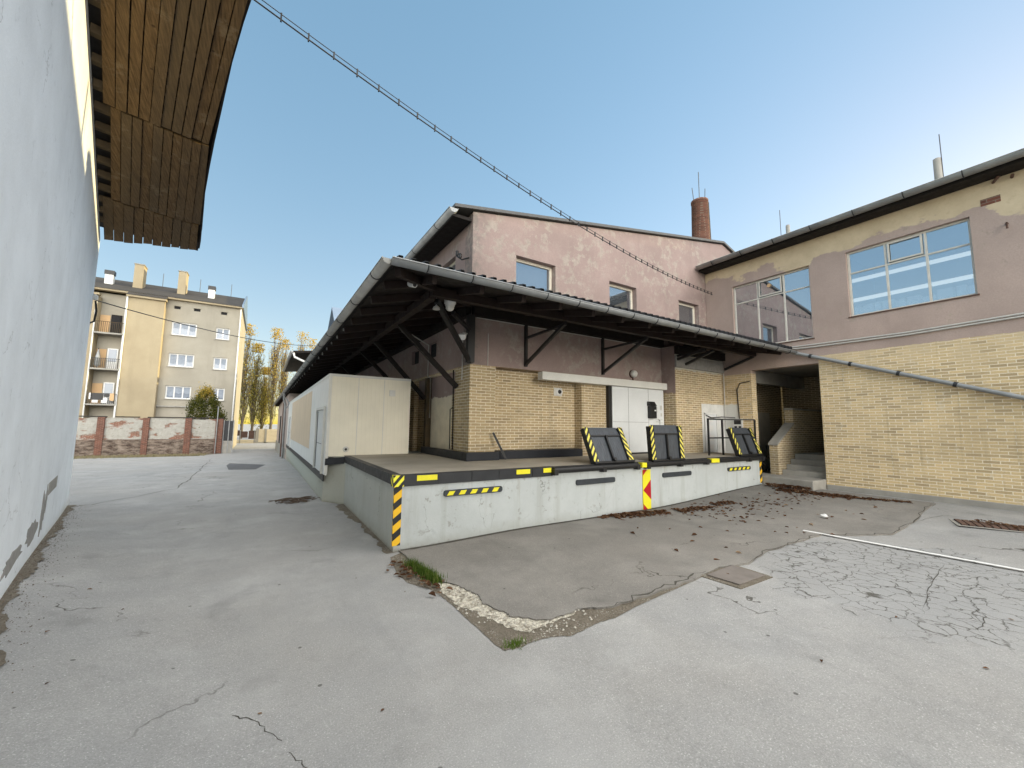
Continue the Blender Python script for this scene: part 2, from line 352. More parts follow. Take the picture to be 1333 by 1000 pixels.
def planks():
    a = N('weathered_planks'); at = a.n('VertexColor', layer_name='tone')
    v = a.n('VectorMath', operation='MULTIPLY_ADD'); a.L(v.inputs[0], at.outputs[0]); v.inputs[1].default_value = (30, 30, 30); a.L(v.inputs[2], a.pos())
    gr = a.noise(3, 8, .7, vec=a.map(v.outputs[0], (14, 1.0, 4), (0, 0, R(-12))))
    c = a.mix(a.rng(gr, .3, .7), c3(.055, .031, .014), c3(.225, .138, .064))
    kn = a.vor(3.2, vec=v.outputs[0]); c = a.mix(a.rng(kn, .05, .09, .8, 0), c, c3(.04, .024, .014))
    c = a.mix(a.math('MULTIPLY', a.sep(at.outputs[0])[0], .55), c, c3(.10, .08, .055))
    c = a.mix(a.rng(a.noise(2.1, 8, .75), .56, .72, 0, .7), c, c3(.26, .20, .13))
    return a.done(c, .85, a.bump(gr, .4, .008), spec=.2)
M['planks'] = planks()

def ribbed(name, col, axis, per, amp=.5, warm=None):
    a = N(name); p = a.sep(a.pos())
    s = a.math('FRACT', a.math('ADD', a.math('DIVIDE', p[axis], per), 50.0))
    rib = a.math('ABSOLUTE', a.math('SUBTRACT', s, .5))
    c = a.mix(a.rng(a.noise(1.4, 5, .6), .35, .7), (*[q*.9 for q in col], 1), (*col, 1))
    c = a.mix(a.rng(rib, .455, .485, 0, .12), c, (*[q*.55 for q in col], 1))
    st = a.noise(1.0, 5, .6, vec=a.map(a.pos(), (5, 5, .3)))
    c = a.mix(a.rng(st, .58, .78, 0, .25), c, (*[q*.7 for q in col], 1))
    return a.done(c, .5, a.bump(a.rng(rib, .40, .48), amp, .01), spec=.4)
M['panel_front'] = ribbed('ribbed_cream_panel', (.84, .79, .65), 0, .11, .25)
M['panel_side'] = ribbed('ribbed_white_panel', (.78, .77, .74), 1, .5, .2)
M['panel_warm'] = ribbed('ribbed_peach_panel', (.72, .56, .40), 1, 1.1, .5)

def apartment_mat(name, base, dk):
    a = N(name)
    c = a.mix(a.rng(a.noise(.5, 6, .6), .35, .68), (*dk, 1), (*base, 1))
    st = a.noise(.8, 6, .6, vec=a.map(a.pos(), (1.5, 1.5, .2)))
    c = a.mix(a.rng(st, .54, .74, 0, .4), c, tuple(q*.75 for q in dk)+(1,))
    c = a.mix(a.rng(a.noise(14, 4, .7), .45, .75, 0, .25), c, tuple(q*.8 for q in dk)+(1,))
    return a.done(c, .95, a.bump(a.noise(25, 4), .4, .02), spec=.15)
M['apt_grey'] = apartment_mat('apartment_grey_render', (.355, .33, .275), (.29, .268, .22))
M['apt_yellow'] = apartment_mat('apartment_yellow_render', (.385, .325, .22), (.325, .27, .18))
M['far_pink'] = apartment_mat('pale_pink_render', (.56, .46, .41), (.45, .37, .33))

def oldwall():
    a = N('crumbling_brick_render'); p = a.sep(a.pos())
    v = a.comb(p[0], p[2]); b = a.n('TexBrick'); a.L(b.inputs['Vector'], v); b.inputs['Scale'].default_value = 1
    b.inputs['Brick Width'].default_value = .28; b.inputs['Row Height'].default_value = .085; b.inputs['Mortar Size'].default_value = .012
    b.inputs['Color1'].default_value = c3(.26, .10, .065); b.inputs['Color2'].default_value = c3(.16, .065, .045); b.inputs['Mortar'].default_value = c3(.30, .25, .20)
    ren = a.mix(a.noise(4, 6, .7), c3(.22, .215, .19), c3(.50, .485, .44))
    e = a.noise(1.0, 8, .62, vec=a.map(a.pos(), (.75, 1, 1.5), loc=(2.3, 0, .4)))
    up = a.rng(p[2], .62, .68)
    f = a.math('MULTIPLY', a.rng(e, .425, .475), up)
    c = a.mix(f, b.outputs[0], ren)
    low = a.mix(a.rng(a.noise(3.2, 8, .75, vec=a.map(a.pos(), (.7, 1, 2))), .40, .62), c3(.03, .026, .022), c3(.27, .23, .19))
    c = a.mix(a.math('MULTIPLY', a.math('SUBTRACT', 1.0, up), .85), c, low)
    c = a.mix(a.rng(a.noise(6, 6, .7), .55, .75, 0, .5), c, c3(.10, .07, .055))
    return a.done(c, .95, a.bump(a.math('ADD', a.noise(12, 6, .7), f), .7, .03), spec=.15)
M['oldwall'] = oldwall()
def redbrick():
    a = N('old_red_brick'); p = a.sep(a.pos())
    v = a.comb(a.math('ADD', p[0], p[1]), p[2]); b = a.n('TexBrick'); a.L(b.inputs['Vector'], v); b.inputs['Scale'].default_value = 1
    b.inputs['Brick Width'].default_value = .26; b.inputs['Row Height'].default_value = .08; b.inputs['Mortar Size'].default_value = .010
    b.inputs['Color1'].default_value = c3(.20, .082, .056); b.inputs['Color2'].default_value = c3(.11, .047, .036); b.inputs['Mortar'].default_value = c3(.22, .165, .13)
    c = a.mix(a.rng(a.noise(4, 6, .7), .45, .7, 0, .6), b.outputs[0], c3(.11, .055, .042))
    return a.done(c, .92, a.bump(a.math('ADD', a.noise(30, 4), b.outputs['Fac']), .5, .01), spec=.15)
M['redbrick'] = redbrick()

def leafmat(name, c1, c2, c3_):
    a = N(name); at = a.n('VertexColor', layer_name='tone'); t = a.sep(at.outputs[0])[0]
    c = a.mix(a.rng(t, 0, .6), (*c1, 1), (*c2, 1)); c = a.mix(a.rng(t, .6, 1), c, (*c3_, 1))
    d = a.n('BsdfDiffuse'); a.L(d.inputs[0], c); tr = a.n('BsdfTranslucent'); a.L(tr.inputs[0], c)
    mx = a.n('MixShader'); mx.inputs[0].default_value = .35
    a.t.links.new(d.outputs[0], mx.inputs[1]); a.t.links.new(tr.outputs[0], mx.inputs[2]); a.t.links.new(mx.outputs[0], a.out.inputs[0]); return a.m
M['dryleaf'] = leafmat('dry_leaves', (.085, .045, .028), (.16, .085, .05), (.33, .24, .16))
M['poplar'] = leafmat('poplar_leaves', (.20, .20, .05), (.34, .27, .06), (.50, .34, .07))
M['conifer'] = leafmat('conifer_leaves', (.03, .045, .012), (.13, .125, .03), (.42, .30, .06))
M['grassblade'] = leafmat('grass_blades', (.05, .10, .018), (.11, .17, .03), (.26, .24, .10))
M['bark'] = plain('bark', (.16, .125, .085), .95, var=.4, scale=3)
M['twig'] = plain('dry_twig', (.12, .085, .06), .95, var=.4)

# ------------------------------------------------------------------ mesh helper
ORG = {}
def base_of(o): return ORG.get(o.name, Vector((0, 0, 0))) if o else Vector((0, 0, 0))

class MB:
    def __init__(s): s.v = []; s.f = []; s.sm = []; s.tone = None
    def add(s, vs, fs, smooth=False):
        k = len(s.v); s.v += [tuple(q) for q in vs]; s.f += [tuple(i+k for i in f) for f in fs]; s.sm += [smooth]*len(fs); return s
    def box(s, x0, x1, y0, y1, z0, z1):
        return s.add([(x0, y0, z0), (x1, y0, z0), (x1, y1, z0), (x0, y1, z0), (x0, y0, z1), (x1, y0, z1), (x1, y1, z1), (x0, y1, z1)],
                     [(0, 3, 2, 1), (4, 5, 6, 7), (0, 1, 5, 4), (1, 2, 6, 5), (2, 3, 7, 6), (3, 0, 4, 7)])
    def obox(s, c, ax, ay, az):
        c, ax, ay, az = map(Vector, (c, ax, ay, az))
        vs = [c+ax*i+ay*j+az*k for k in (-1, 1) for i, j in ((-1, -1), (1, -1), (1, 1), (-1, 1))]
        return s.add(vs, [(0, 3, 2, 1), (4, 5, 6, 7), (0, 1, 5, 4), (1, 2, 6, 5), (2, 3, 7, 6), (3, 0, 4, 7)])
    def bar(s, p, q, wd, ht, up=(0, 0, 1)):
        p, q = Vector(p), Vector(q); d = (q-p); up = Vector(up)
        x = d.cross(up)
        if x.length < 1e-5: x = d.cross(Vector((0, 1, 0)))
        x.normalize(); z = x.cross(d).normalized()
        return s.obox((p+q)/2, x*wd/2, d/2, z*ht/2)
    def prism(s, poly, ext):
        n = len(poly); e = Vector(ext); vs = [Vector(p) for p in poly]; vs += [p+e for p in vs]
        return s.add(vs, [tuple(range(n))[::-1], tuple(range(n, 2*n))]+[(i, (i+1) % n, (i+1) % n+n, i+n) for i in range(n)])
    def tube(s, pts, r, seg=8, cap=True, r1=None):
        pts = [Vector(p) for p in pts]; n = len(pts); k = len(s.v); vs = []; fs = []
        for i, p in enumerate(pts):
            d = (pts[min(i+1, n-1)]-pts[max(i-1, 0)]).normalized()
            a = d.cross(Vector((0, 0, 1)));
            if a.length < .05: a = d.cross(Vector((0, 1, 0)))
            a.normalize(); b = d.cross(a)
            rad = r if r1 is None else r+(r1-r)*i/max(1, n-1)
            for j in range(seg):
                t = 2*math.pi*j/seg; vs.append(p+a*rad*math.cos(t)+b*rad*math.sin(t))
        for i in range(n-1):
            for j in range(seg): fs.append((i*seg+j, i*seg+(j+1) % seg, (i+1)*seg+(j+1) % seg, (i+1)*seg+j))
        s.add(vs, fs, True)
        if cap: s.add(vs[:seg], [tuple(range(seg))[::-1]]); s.add(vs[-seg:], [tuple(range(seg))])
        return s
    def halfgutter(s, p, q, r, seg=8, th=.006):
        p, q = Vector(p), Vector(q); d = (q-p).normalized(); a = d.cross(Vector((0, 0, 1))).normalized(); u = Vector((0, 0, 1))
        vs = []
        for rad in (r, r-th):
            for e in (p, q):
                for j in range(seg+1):
                    t = math.pi+math.pi*j/seg; vs.append(e+a*rad*math.cos(t)+u*rad*math.sin(t))
        m_ = seg+1; fs = []
        for j in range(seg):
            fs.append((j, j+1, m_+j+1, m_+j)); fs.append((2*m_+j, 3*m_+j, 3*m_+j+1, 2*m_+j+1))
            fs.append((j, 2*m_+j, 2*m_+j+1, j+1)); fs.append((m_+j, m_+j+1, 3*m_+j+1, 3*m_+j))
        fs.append((0, m_, 3*m_, 2*m_)); fs.append((seg, 2*m_+seg, 3*m_+seg, m_+seg))
        s.add(vs, fs, True)
        for e, sg in ((p, 1), (q, -1)):      # end caps
            vs2 = [e+a*r*math.cos(math.pi+math.pi*j/seg)+u*r*math.sin(math.pi+math.pi*j/seg) for j in range(seg+1)]
            vs2 = vs2+[x+d*.004*sg for x in vs2]
            s.add(vs2, [tuple(range(seg+1)), tuple(range(seg+1, 2*seg+2))[::-1]])
        # rolled front bead
        for sg in (1, -1): s.tube([p+a*r*sg, q+a*r*sg], .012, 6)
        return s
    def lathe(s, c, prof, seg=20, ax='z'):
        c = Vector(c); vs = []; fs = []; n = len(prof)
        for (rad, h) in prof:
            for j in range(seg):
                t = 2*math.pi*j/seg
                if ax == 'z': vs.append(c+Vector((rad*math.cos(t), rad*math.sin(t), h)))
                elif ax == 'y': vs.append(c+Vector((rad*math.cos(t), h, rad*math.sin(t))))
                else: vs.append(c+Vector((h, rad*math.cos(t), rad*math.sin(t))))
        for i in range(n-1):
            for j in range(seg): fs.append((i*seg+j, i*seg+(j+1) % seg, (i+1)*seg+(j+1) % seg, (i+1)*seg+j))
        s.add(vs, fs, True)
        s.add(vs[:seg], [tuple(range(seg))]); s.add(vs[-seg:], [tuple(range(seg))[::-1]]); return s
    def wall(s, P, us, zs, holes, th, ztop=None):
        """wall in the plane P(u, z, depth); us, zs extra split lines; holes (u0,u1,z0,z1)"""
        us = sorted(set([round(q, 4) for q in us]+[round(q, 4) for h in holes for q in h[:2]])); zs = sorted(set([round(q, 4) for q in zs]+[round(q, 4) for h in holes for q in h[2:]]))
        us = [q for q in us]; nz = len(zs)
        def solid(i, j):
            if i < 0 or j < 0 or i >= len(us)-1 or j >= nz-1: return False
            cu, cz = (us[i]+us[i+1])/2, (zs[j]+zs[j+1])/2
            return not any(h[0] < cu < h[1] and h[2] < cz < h[3] for h in holes)
        def V(i, j, d):
            z = zs[j]
            if ztop and j == nz-1: z = ztop(us[i])
            return P(us[i], z, d)
        for i in range(len(us)-1):
            for j in range(nz-1):
                if not solid(i, j): continue
                s.add([V(i, j, 0), V(i+1, j, 0), V(i+1, j+1, 0), V(i, j+1, 0)], [(0, 1, 2, 3)])
                s.add([V(i, j, th), V(i+1, j, th), V(i+1, j+1, th), V(i, j+1, th)], [(3, 2, 1, 0)])
                for (di, dj, e) in ((-1, 0, ((i, j), (i, j+1))), (1, 0, ((i+1, j+1), (i+1, j))), (0, -1, ((i+1, j), (i, j))), (0, 1, ((i, j+1), (i+1, j+1)))):
                    if not solid(i+di, j+dj):
                        (a1, b1), (a2, b2) = e
                        s.add([V(a1, b1, 0), V(a2, b2, 0), V(a2, b2, th), V(a1, b1, th)], [(0, 1, 2, 3)])
        return s
    def pieces(s):
        key = {}; par = list(range(len(s.v)))
        def find(i):
            while par[i] != i: par[i] = par[par[i]]; i = par[i]
            return i
        for i, q in enumerate(s.v):
            k = (round(q[0], 3), round(q[1], 3), round(q[2], 3))
            if k in key: par[find(i)] = find(key[k])
            else: key[k] = i
        for f in s.f:
            for i in f[1:]: par[find(i)] = find(f[0])
        out = {}
        for f, sm in zip(s.f, s.sm):
            m_ = out.setdefault(find(f[0]), (MB(), {})); b, mp = m_; nf = []
            for i in f:
                if i not in mp: mp[i] = len(b.v); b.v.append(s.v[i])
                nf.append(mp[i])
            b.f.append(tuple(nf)); b.sm.append(sm)
        return [b for b, _ in out.values()]
    def each(s, name, mat, parent, bevel=0.0):
        return [b.build(name, mat, parent, bevel) for b in s.pieces()]
    def build(s, name, mat, parent=None, bevel=0.0, local=False, weld=False):
        me = bpy.data.meshes.new(name); o = bpy.data.objects.new(name, me); COL.objects.link(o)
        b = Vector((0, 0, 0)) if local else base_of(parent)
        me.from_pydata([tuple(Vector(q)-b) for q in s.v], [], s.f); me.update()
        for i, p in enumerate(me.polygons): p.use_smooth = s.sm[i]
        if s.tone:
            ca = me.color_attributes.new('tone', 'FLOAT_COLOR', 'POINT')
            for i, t in enumerate(s.tone): ca.data[i].color = (t, t, t, 1)
        bm = bmesh.new(); bm.from_mesh(me)
        if weld: bmesh.ops.remove_doubles(bm, verts=bm.verts, dist=.0005)
        if not s.tone: bmesh.ops.recalc_face_normals(bm, faces=bm.faces)
        bm.to_mesh(me); bm.free()
        if bevel:
            md = o.modifiers.new('edge', 'BEVEL'); md.width = bevel; md.segments = 2; md.limit_method = 'ANGLE'
        me.materials.append(M[mat] if isinstance(mat, str) else mat)
        if parent: o.parent = parent; ORG[o.name] = Vector(base_of(parent)) if not local else Vector((0, 0, 0))
        return o

def thing(name, label, cat, loc=(0, 0, 0), group=None):
    o = bpy.data.objects.new(name, None); COL.objects.link(o); o.location = loc; o.empty_display_size = .2
    ORG[o.name] = Vector(loc); o['label'] = label; o['category'] = cat
    if group: o['group'] = group
    return o
def tag(o, label, cat, group=None, kind=None):
    o['label'] = label; o['category'] = cat
    if group: o['group'] = group
    if kind: o['kind'] = kind
    return o
def structure(o, label=None):
    o['kind'] = 'structure'
    if label: o['label'] = label
    return o
def copy_tree(o, parent=None):
    c = o.copy(); COL.objects.link(c)
    if parent: c.parent = parent
    for ch in list(o.children): copy_tree(ch, c)
    return c
PX = lambda X: (lambda u, z, d: (X+d, u, z))      # wall facing -X, u = y
PY = lambda Y: (lambda u, z, d: (u, Y+d, z))      # wall facing -Y, u = x

# ------------------------------------------------------------------ terrain
def ss(a, b, x):
    t = min(1, max(0, (x-a)/(b-a))); return t*t*(3-2*t)
WC = Vector((-3.80, 14.03)); WD = Vector((.216, -.976)); WN = Vector((.976, .216))   # left wall: corner, direction towards camera, outward normal
def g(x, y):
    z = .06*ss(2, 4.5, x)+.24*ss(7.5, 13.5, x)-.6*ss(16, 48, y)
    q = Vector((x, y))-WC; s_ = q.dot(WD); d = q.dot(WN)
    if d < 1.6 and 0 < s_: z += .24*ss(0, 8, s_)*(1-ss(.05, 1.5, d))
    return z
def frange(a, b, st):
    o = [];
    while a < b-1e-6: o.append(a); a += st
    return o
def ground():
    xs = [-900, -400, -200, -100]+frange(-60, -8, 4)+frange(-8, 16, .4)+frange(16, 60, 4)+[60, 100, 200, 400, 900]
    ys = [-900, -400, -200, -100]+frange(-60, -4, 4)+frange(-4, 16, .4)+frange(16, 52, 2)+frange(52, 120, 8)+[120, 200, 400, 900]
    b = MB(); nx = len(xs); b.v = [(x, y, g(x, y)) for y in ys for x in xs]
    for j in range(len(ys)-1):
        for i in range(nx-1): b.f.append((j*nx+i, j*nx+i+1, (j+1)*nx+i+1, (j+1)*nx+i)); b.sm.append(True)
    return structure(b.build('ground', 'asphalt'))
ground()

def sheet(name, poly, lift, mat, skirt=0.0, parent=None, grid=.4):
    bm = bmesh.new(); vs = [bm.verts.new((x, y, 0)) for x, y in poly]; f = bm.faces.new(vs)
    bmesh.ops.triangulate(bm, faces=[f])
    for ax in (0, 1):
        lo = min(p[ax] for p in poly); hi = max(p[ax] for p in poly); k = math.ceil(lo/grid)
        while k*grid < hi:
            co = [0, 0, 0]; no = [0, 0, 0]; co[ax] = k*grid; no[ax] = 1
            bmesh.ops.bisect_plane(bm, geom=bm.verts[:]+bm.edges[:]+bm.faces[:], plane_co=co, plane_no=no); k += 1
    bmesh.ops.recalc_face_normals(bm, faces=bm.faces)
    for v in bm.verts: v.co.z = g(v.co.x, v.co.y)+lift
    if bm.faces and sum(f.normal.z for f in bm.faces) < 0: bmesh.ops.reverse_faces(bm, faces=bm.faces)
    if skirt:
        be = [e for e in bm.edges if e.is_boundary]; r = bmesh.ops.extrude_edge_only(bm, edges=be)
        for v in r['geom']:
            if isinstance(v, bmesh.types.BMVert): v.co.z -= skirt
    me = bpy.data.meshes.new(name); bm.to_mesh(me); bm.free(); o = bpy.data.objects.new(name, me); COL.objects.link(o)
    me.materials.append(M[mat]); return o
def jag(pts, amp=.02, n=5):
    o = []
    for i in range(len(pts)-1):
        a, b = Vector(pts[i]), Vector(pts[i+1]); d = b-a; q = Vector((-d.y, d.x)).normalized() if d.length else Vector((0, 0))
        for k in range(n): t = k/n; o.append(tuple(a+d*t+q*random.uniform(-amp, amp)*(1 if k else .3)))
    o.append(tuple(pts[-1])); return o
RIM = [(1.99, 6.42), (1.99, 5.89), (2.12, 5.34), (2.10, 4.97), (2.22, 4.74), (2.27, 4.52), (2.29, 4.37), (2.23, 4.15), (2.28, 4.02), (2.34, 3.84), (2.33, 3.76), (2.5, 3.57), (2.65, 3.47), (2.87, 3.47), (3.1, 3.48), (3.25, 3.37), (3.41, 3.31)]
RIM2 = [(3.41, 3.31), (4.01, 3.28), (4.74, 3.29), (5.52, 3.4), (6.06, 3.27), (6.96, 3.45), (7.97, 3.44), (8.75, 3.39), (9.21, 2.99), (9.69, 2.67), (10.96, 2.69), (12.86, 2.86), (13.4, 2.89)]
LOW = [(1.79, 6.3), (1.68, 5.55), (1.71, 5.2), (1.88, 4.9), (1.92, 4.65), (1.94, 4.4), (1.94, 3.99), (1.95, 3.66), (1.95, 3.39), (1.98, 3.25), (2.13, 3.22), (2.29, 3.25), (2.47, 3.22), (2.64, 3.13), (2.85, 3.15), (3.06, 3.17), (3.23, 3.14)]
rimj = jag(RIM, .018)+jag(RIM2, .02)[1:]
structure(sheet('asphalt_patch', rimj+[(13.4, 6.6), (1.97, 6.6)], .026, 'patch', .06), 'darker relaid asphalt in front of the loading dock')
structure(sheet('crumbled_gap', jag(LOW, .008)+[(3.6, 3.19), (4.4, 3.25), (5.2, 3.34), (5.2, 3.42), (4.4, 3.36)]+[(x+.05, y+.05) for x, y in RIM[::-1]], .005, 'dirt'), 'broken asphalt edge filled with dirt')
structure(sheet('pale_rubble', jag([(2.02, 5.0), (1.97, 4.52), (1.99, 4.29), (2.06, 4.11), (2.13, 3.89), (2.2, 3.62), (2.32, 3.42), (2.55, 3.40), (2.72, 3.44), (2.95, 3.43)], .03, 6)+[(3.0, 3.5), (2.6, 3.52), (2.4, 3.75), (2.33, 4.1), (2.33, 4.6), (2.2, 4.9)], .010, 'rubble'), 'pale broken concrete under the asphalt edge')
structure(sheet('road_line', [(8.78, 3.69), (8.97, 1.14), (9.18, -1.6), (9.10, -1.6), (8.90, 1.14), (8.71, 3.69)], .028, 'line'), 'thin white parking line')
structure(sheet('dark_road_patch', [(-1.29, 24.4), (-1.25, 26.2), (.35, 24.0), (-.05, 21.3), (-1.05, 21.6)], .006, 'darkpatch'), 'dark square repair in the asphalt lane')

def ribbon(b, pts, wd, lift):
    pts = jag(pts, wd*1.6, 7); vs = []
    for i, p in enumerate(pts):
        a = Vector(pts[max(0, i-1)]); c = Vector(pts[min(len(pts)-1, i+1)]); d = (c-a).normalized(); q = Vector((-d.y, d.x))
        ww = wd*.6*random.uniform(.4, 1.2)*(min(1, i/4, (len(pts)-1-i)/4)*.8+.2)
        for sg in (1, -1):
            e = Vector(p)+q*ww*sg/2; vs.append((e.x, e.y, g(e.x, e.y)+lift))
    b.add(vs, [(2*i, 2*i+1, 2*i+3, 2*i+2) for i in range(len(pts)-1)])
cb = MB()
for pts, wd in (([(-3.67, 13.66), (-3.32, 13.68), (-2.01, 15.88), (-1.98, 18.2), (-2.12, 23.4), (-2.5, 33)], .05),
                ([(6.69, 2.07), (6.77, 1.9), (6.7, 1.57), (6.21, 1.5)], .016), ([(8.49, 1.8), (7.48, 1.71), (6.18, 1.52)], .014),
                ([(7.25, 1.4), (6.8, 1.22), (6.52, 1.13), (6.02, 1.08)], .016), ([(5.53, 2.04), (5.43, 1.8)], .02),
                ([(-.16, 3.74), (-.05, 3.52), (.09, 3.39), (.22, 3.15), (.27, 2.98), (.34, 2.81), (.5, 2.5)], .012),
                ([(.2, 10.7), (.9, 10.2), (1.5, 10.2)], .02), ([(.3, 7.5), (.9, 7.2), (1.2, 7.35)], .012),
                ([(10.96, 2.72), (12.0, 2.5), (12.1, 2.3)], .02), ([(12.95, 2.86), (12.3, 2.45)], .02), ([(-6, 17.4), (-3.2, 17.3), (-1.8, 17.0)], .03), ([(-6, 20.6), (-3, 20.4), (1.2, 20.1)], .03)):
    ribbon(cb, pts, wd, .0045)
for pts, wd in (([(3.4, 3.30), (4.01, 3.30), (4.74, 3.31), (5.2, 3.38)], .05), ([(5.9, 3.30), (6.96, 3.46), (7.97, 3.45), (8.75, 3.40), (9.21, 3.0), (9.69, 2.69), (10.96, 2.70), (12.86, 2.87), (13.3, 2.9)], .035)):
    ribbon(cb, pts, wd, .0265)
structure(cb.build('ground_crack', 'crackdirt'), 'dark cracks running through the asphalt')
# debris strip along the left white wall
deb = []
for i in range(160):
    s_ = .2+i*.066; deb.append(tuple(WC+WD*s_+WN*(.10+.03*math.sin(s_*2.1)+.025*math.sin(s_*7.3)+.10*ss(8.2, 10.5, s_)+random.uniform(-.03, .03))))
structure(sheet('dirt_strip', [tuple(WC+WD*.2-WN*.05)]+deb+[tuple(WC+WD*10.7-WN*.05)], .006, 'dirt'), 'dirt strip along the foot of the white wall')
db = [(1.92, 6.5)]+[(1.82-.03*math.sin(i*.31)-.025*math.sin(i*.83)-random.uniform(0, .03)-.10*ss(8.5, 10, 6.5+i*.06), 6.5+i*.06) for i in range(75)]+[(1.92, 11.0)]
structure(sheet('dirt_strip', db, .006, 'dirt'), 'dirt along the left foot of the dock')
structure(sheet('dirt_strip', [(2.0, 6.54)]+[(2.0+i*.11, 6.49-.03*abs(math.sin(i*.7))-random.uniform(0, .035)) for i in range(100)]+[(13.0, 6.54)], .0275, 'crackdirt'), 'dark dirt along the front foot of the dock')
structure(sheet('verge', jag([(-16, 37.6), (-9, 37.4), (-4, 36.9), (-3.2, 39)], .25, 6)+[(-2.4, 41.3), (-16, 41.3)], .006, 'dirt'), 'grassy dirt verge before the old wall')
# ------------------------------------------------------------------ left white building
bl = thing('white_building', 'tall white rendered building close on the left with an overhanging plank eave', 'building', (WC.x, WC.y, 0))
def wp(s_, z, d): q = WC+WD*s_-WN*d; return (q.x, q.y, z)
zt = lambda s_: 6.68+.07*s_
MB().wall(wp, [0, 4, 8, 14, 22], [-.3, 3, 6], [], .4, lambda s_: zt(s_)).build('wall', 'white_wall', bl)
MB().box(-14, -4.25, 13.63, 14.03, -.3, 6.6).build('end_wall', 'white_wall', bl)
# soffit boards
EV = [(-.35, 13.4), (0, 13.4)]
def eave_pt(s_):    # outer edge distance from the wall along its normal
    k = [(-1, 1.93), (1.06, 1.88), (3.96, 1.60), (5.92, 1.50), (8.1, 1.41), (9.1, 1.43), (30, 1.5)]
    for (a, va), (c, vc) in zip(k, k[1:]):
        if s_ <= c: return va+(vc-va)*(s_-a)/(c-a)
    return 1.5
b = MB(); b.tone = []; segs = [(-.05, 2.3), (2.35, 5.6), (5.65, 10.4), (10.45, 15), (15.05, 22)]
for k, (sa, sb) in enumerate(segs):
    for i in range(10):
        t0, t1 = i/10, (i+1)/10
        off = .06 if k == 0 else .19 if k == 1 else .11
        dz = random.uniform(-.02, .02); gp = random.uniform(.003, .010)
        e0 = random.uniform(-.03, .03) if k == 0 else 0; tn = random.random()
        cs = []
        sk = .85 if k == 0 else 0
        for (s_, t) in ((sa+e0+sk*t0, t0), (sb, t0), (sb, t1), (sa+e0+sk*t1, t1)):
            wdt = eave_pt(s_)+(random.uniform(-.04, .02) if t == 1 else 0)
            d = off+(wdt-off)*t+(gp if t == t0 else -gp)
            q = WC+WD*s_+WN*d; cs.append(Vector((q.x, q.y, zt(s_)+dz)))
        n0 = len(b.v); b.prism(cs, (0, 0, .022)); b.tone += [tn]*(len(b.v)-n0)
b.build('soffit', 'planks', bl)
b = MB()
for i in range(40):
    s_ = .95+i*.55; p = WC+WD*s_; q = p+WN*(eave_pt(s_)-.03); b.bar((p.x, p.y, zt(s_)+.10), (q.x, q.y, zt(s_)+.10), .09, .13)
b.each('rafter', 'oldpost', bl)
b = MB(); n_ = 12
for i in range(n_):
    s0, s1 = -.12+i*1.85+(.4 if i == 0 else 0), -.12+(i+1)*1.85
    cs = []
    for s_, d in ((s0, -.5), (s1, -.5), (s1, eave_pt(s1)+.05), (s0, eave_pt(s0)+.05)): q = WC+WD*s_+WN*d; cs.append((q.x, q.y, zt(s_)+.19))
    b.prism(cs, (0, 0, .05))
b.build('roof', 'darkwood', bl)
b = MB()
for i in range(44):
    s_ = .85+i*.5; q = WC+WD*s_+WN*(eave_pt(s_)+.03); q2 = WC+WD*(s_+.5)+WN*(eave_pt(s_+.5)+.03)
    b.bar((q.x, q.y, zt(s_)+.1), (q2.x, q2.y, zt(s_+.5)+.1+random.uniform(-.015, .015)), .03, .15)
b.build('fascia_board', 'darkwood', bl)
b = MB()
def onwall(b, s0, s1, z0, z1, mat=None, th=.006):
    cs = [wp(s0, z0, -th), wp(s1, z0, -th), wp(s1, z1, -th), wp(s0, z1, -th)]; b.prism(cs, tuple(Vector((WN.x, WN.y, 0))*(-th*2)))
onwall(b, 3.66, 4.9, .84, 1.03); b.build('vent_cover', 'concrete', bl)
# spalled plaster near the foot
b = MB()
for (sc, zc, rs, rz) in ((6.3, .55, .55, .14), (5.35, .62, .22, .32), (5.05, .80, .10, .22), (7.6, .52, .7, .10), (9.0, .5, .6, .10)):
    n_ = 22; pts = []
    for i in range(n_):
        t = 2*math.pi*i/n_; k = random.uniform(.65, 1.15); pts.append(wp(sc+rs*k*math.cos(t), zc+rz*k*math.sin(t), -.005))
    b.prism(pts, tuple(Vector((WN.x, WN.y, 0))*(-.012)))
b.each('bare_plaster', 'bareplaster', bl)

# ------------------------------------------------------------------ loading dock
DZ = 1.185
dk = thing('loading_dock', 'raised concrete loading dock painted pale grey with black edge and striped corner', 'loading dock', (1.9, 6.52, 0))
MB().prism([(1.892, 6.523, -.9), (13.02, 6.523, -.9), (13.02, 8.3, -.9), (4.6, 9.2, -.9), (4.6, 29, -.9), (1.474, 29, -.9), (1.474, 11.62, -.9), (1.892, 10.95, -.9)], (0, 0, .9+DZ-.02)).build('platform', 'dockpaint', dk)
MB().prism([(1.90, 6.53, DZ-.017), (13.01, 6.53, DZ-.017), (13.01, 8.28, DZ-.017), (4.58, 9.18, DZ-.017), (4.58, 11.29, DZ-.017), (1.90, 11.29, DZ-.017)], (0, 0, .017)).build('platform_top', 'docktop', dk)
b = MB(); x = 1.95
while x < 5.02:
    x1 = min(5.03, x+random.uniform(.55, .8)); b.box(x+.004, x1-.004, 6.495+random.uniform(0, .008), 6.62, 1.01, DZ+.006); x = x1
b.box(1.86, 2.0, 6.62, 8.9, 1.03, DZ+.006); b.box(1.862, 2.0, 8.908, 10.98, 1.03, DZ+.006)
b.prism([(1.862, 10.985, 1.0), (1.45, 11.27, .95), (1.5, 11.6, .95), (2.0, 11.2, 1.0)], (0, 0, .165)); b.box(1.44, 1.474, 11.45, 29, .53, .70)
b.each('edge_band', 'blackband', dk)
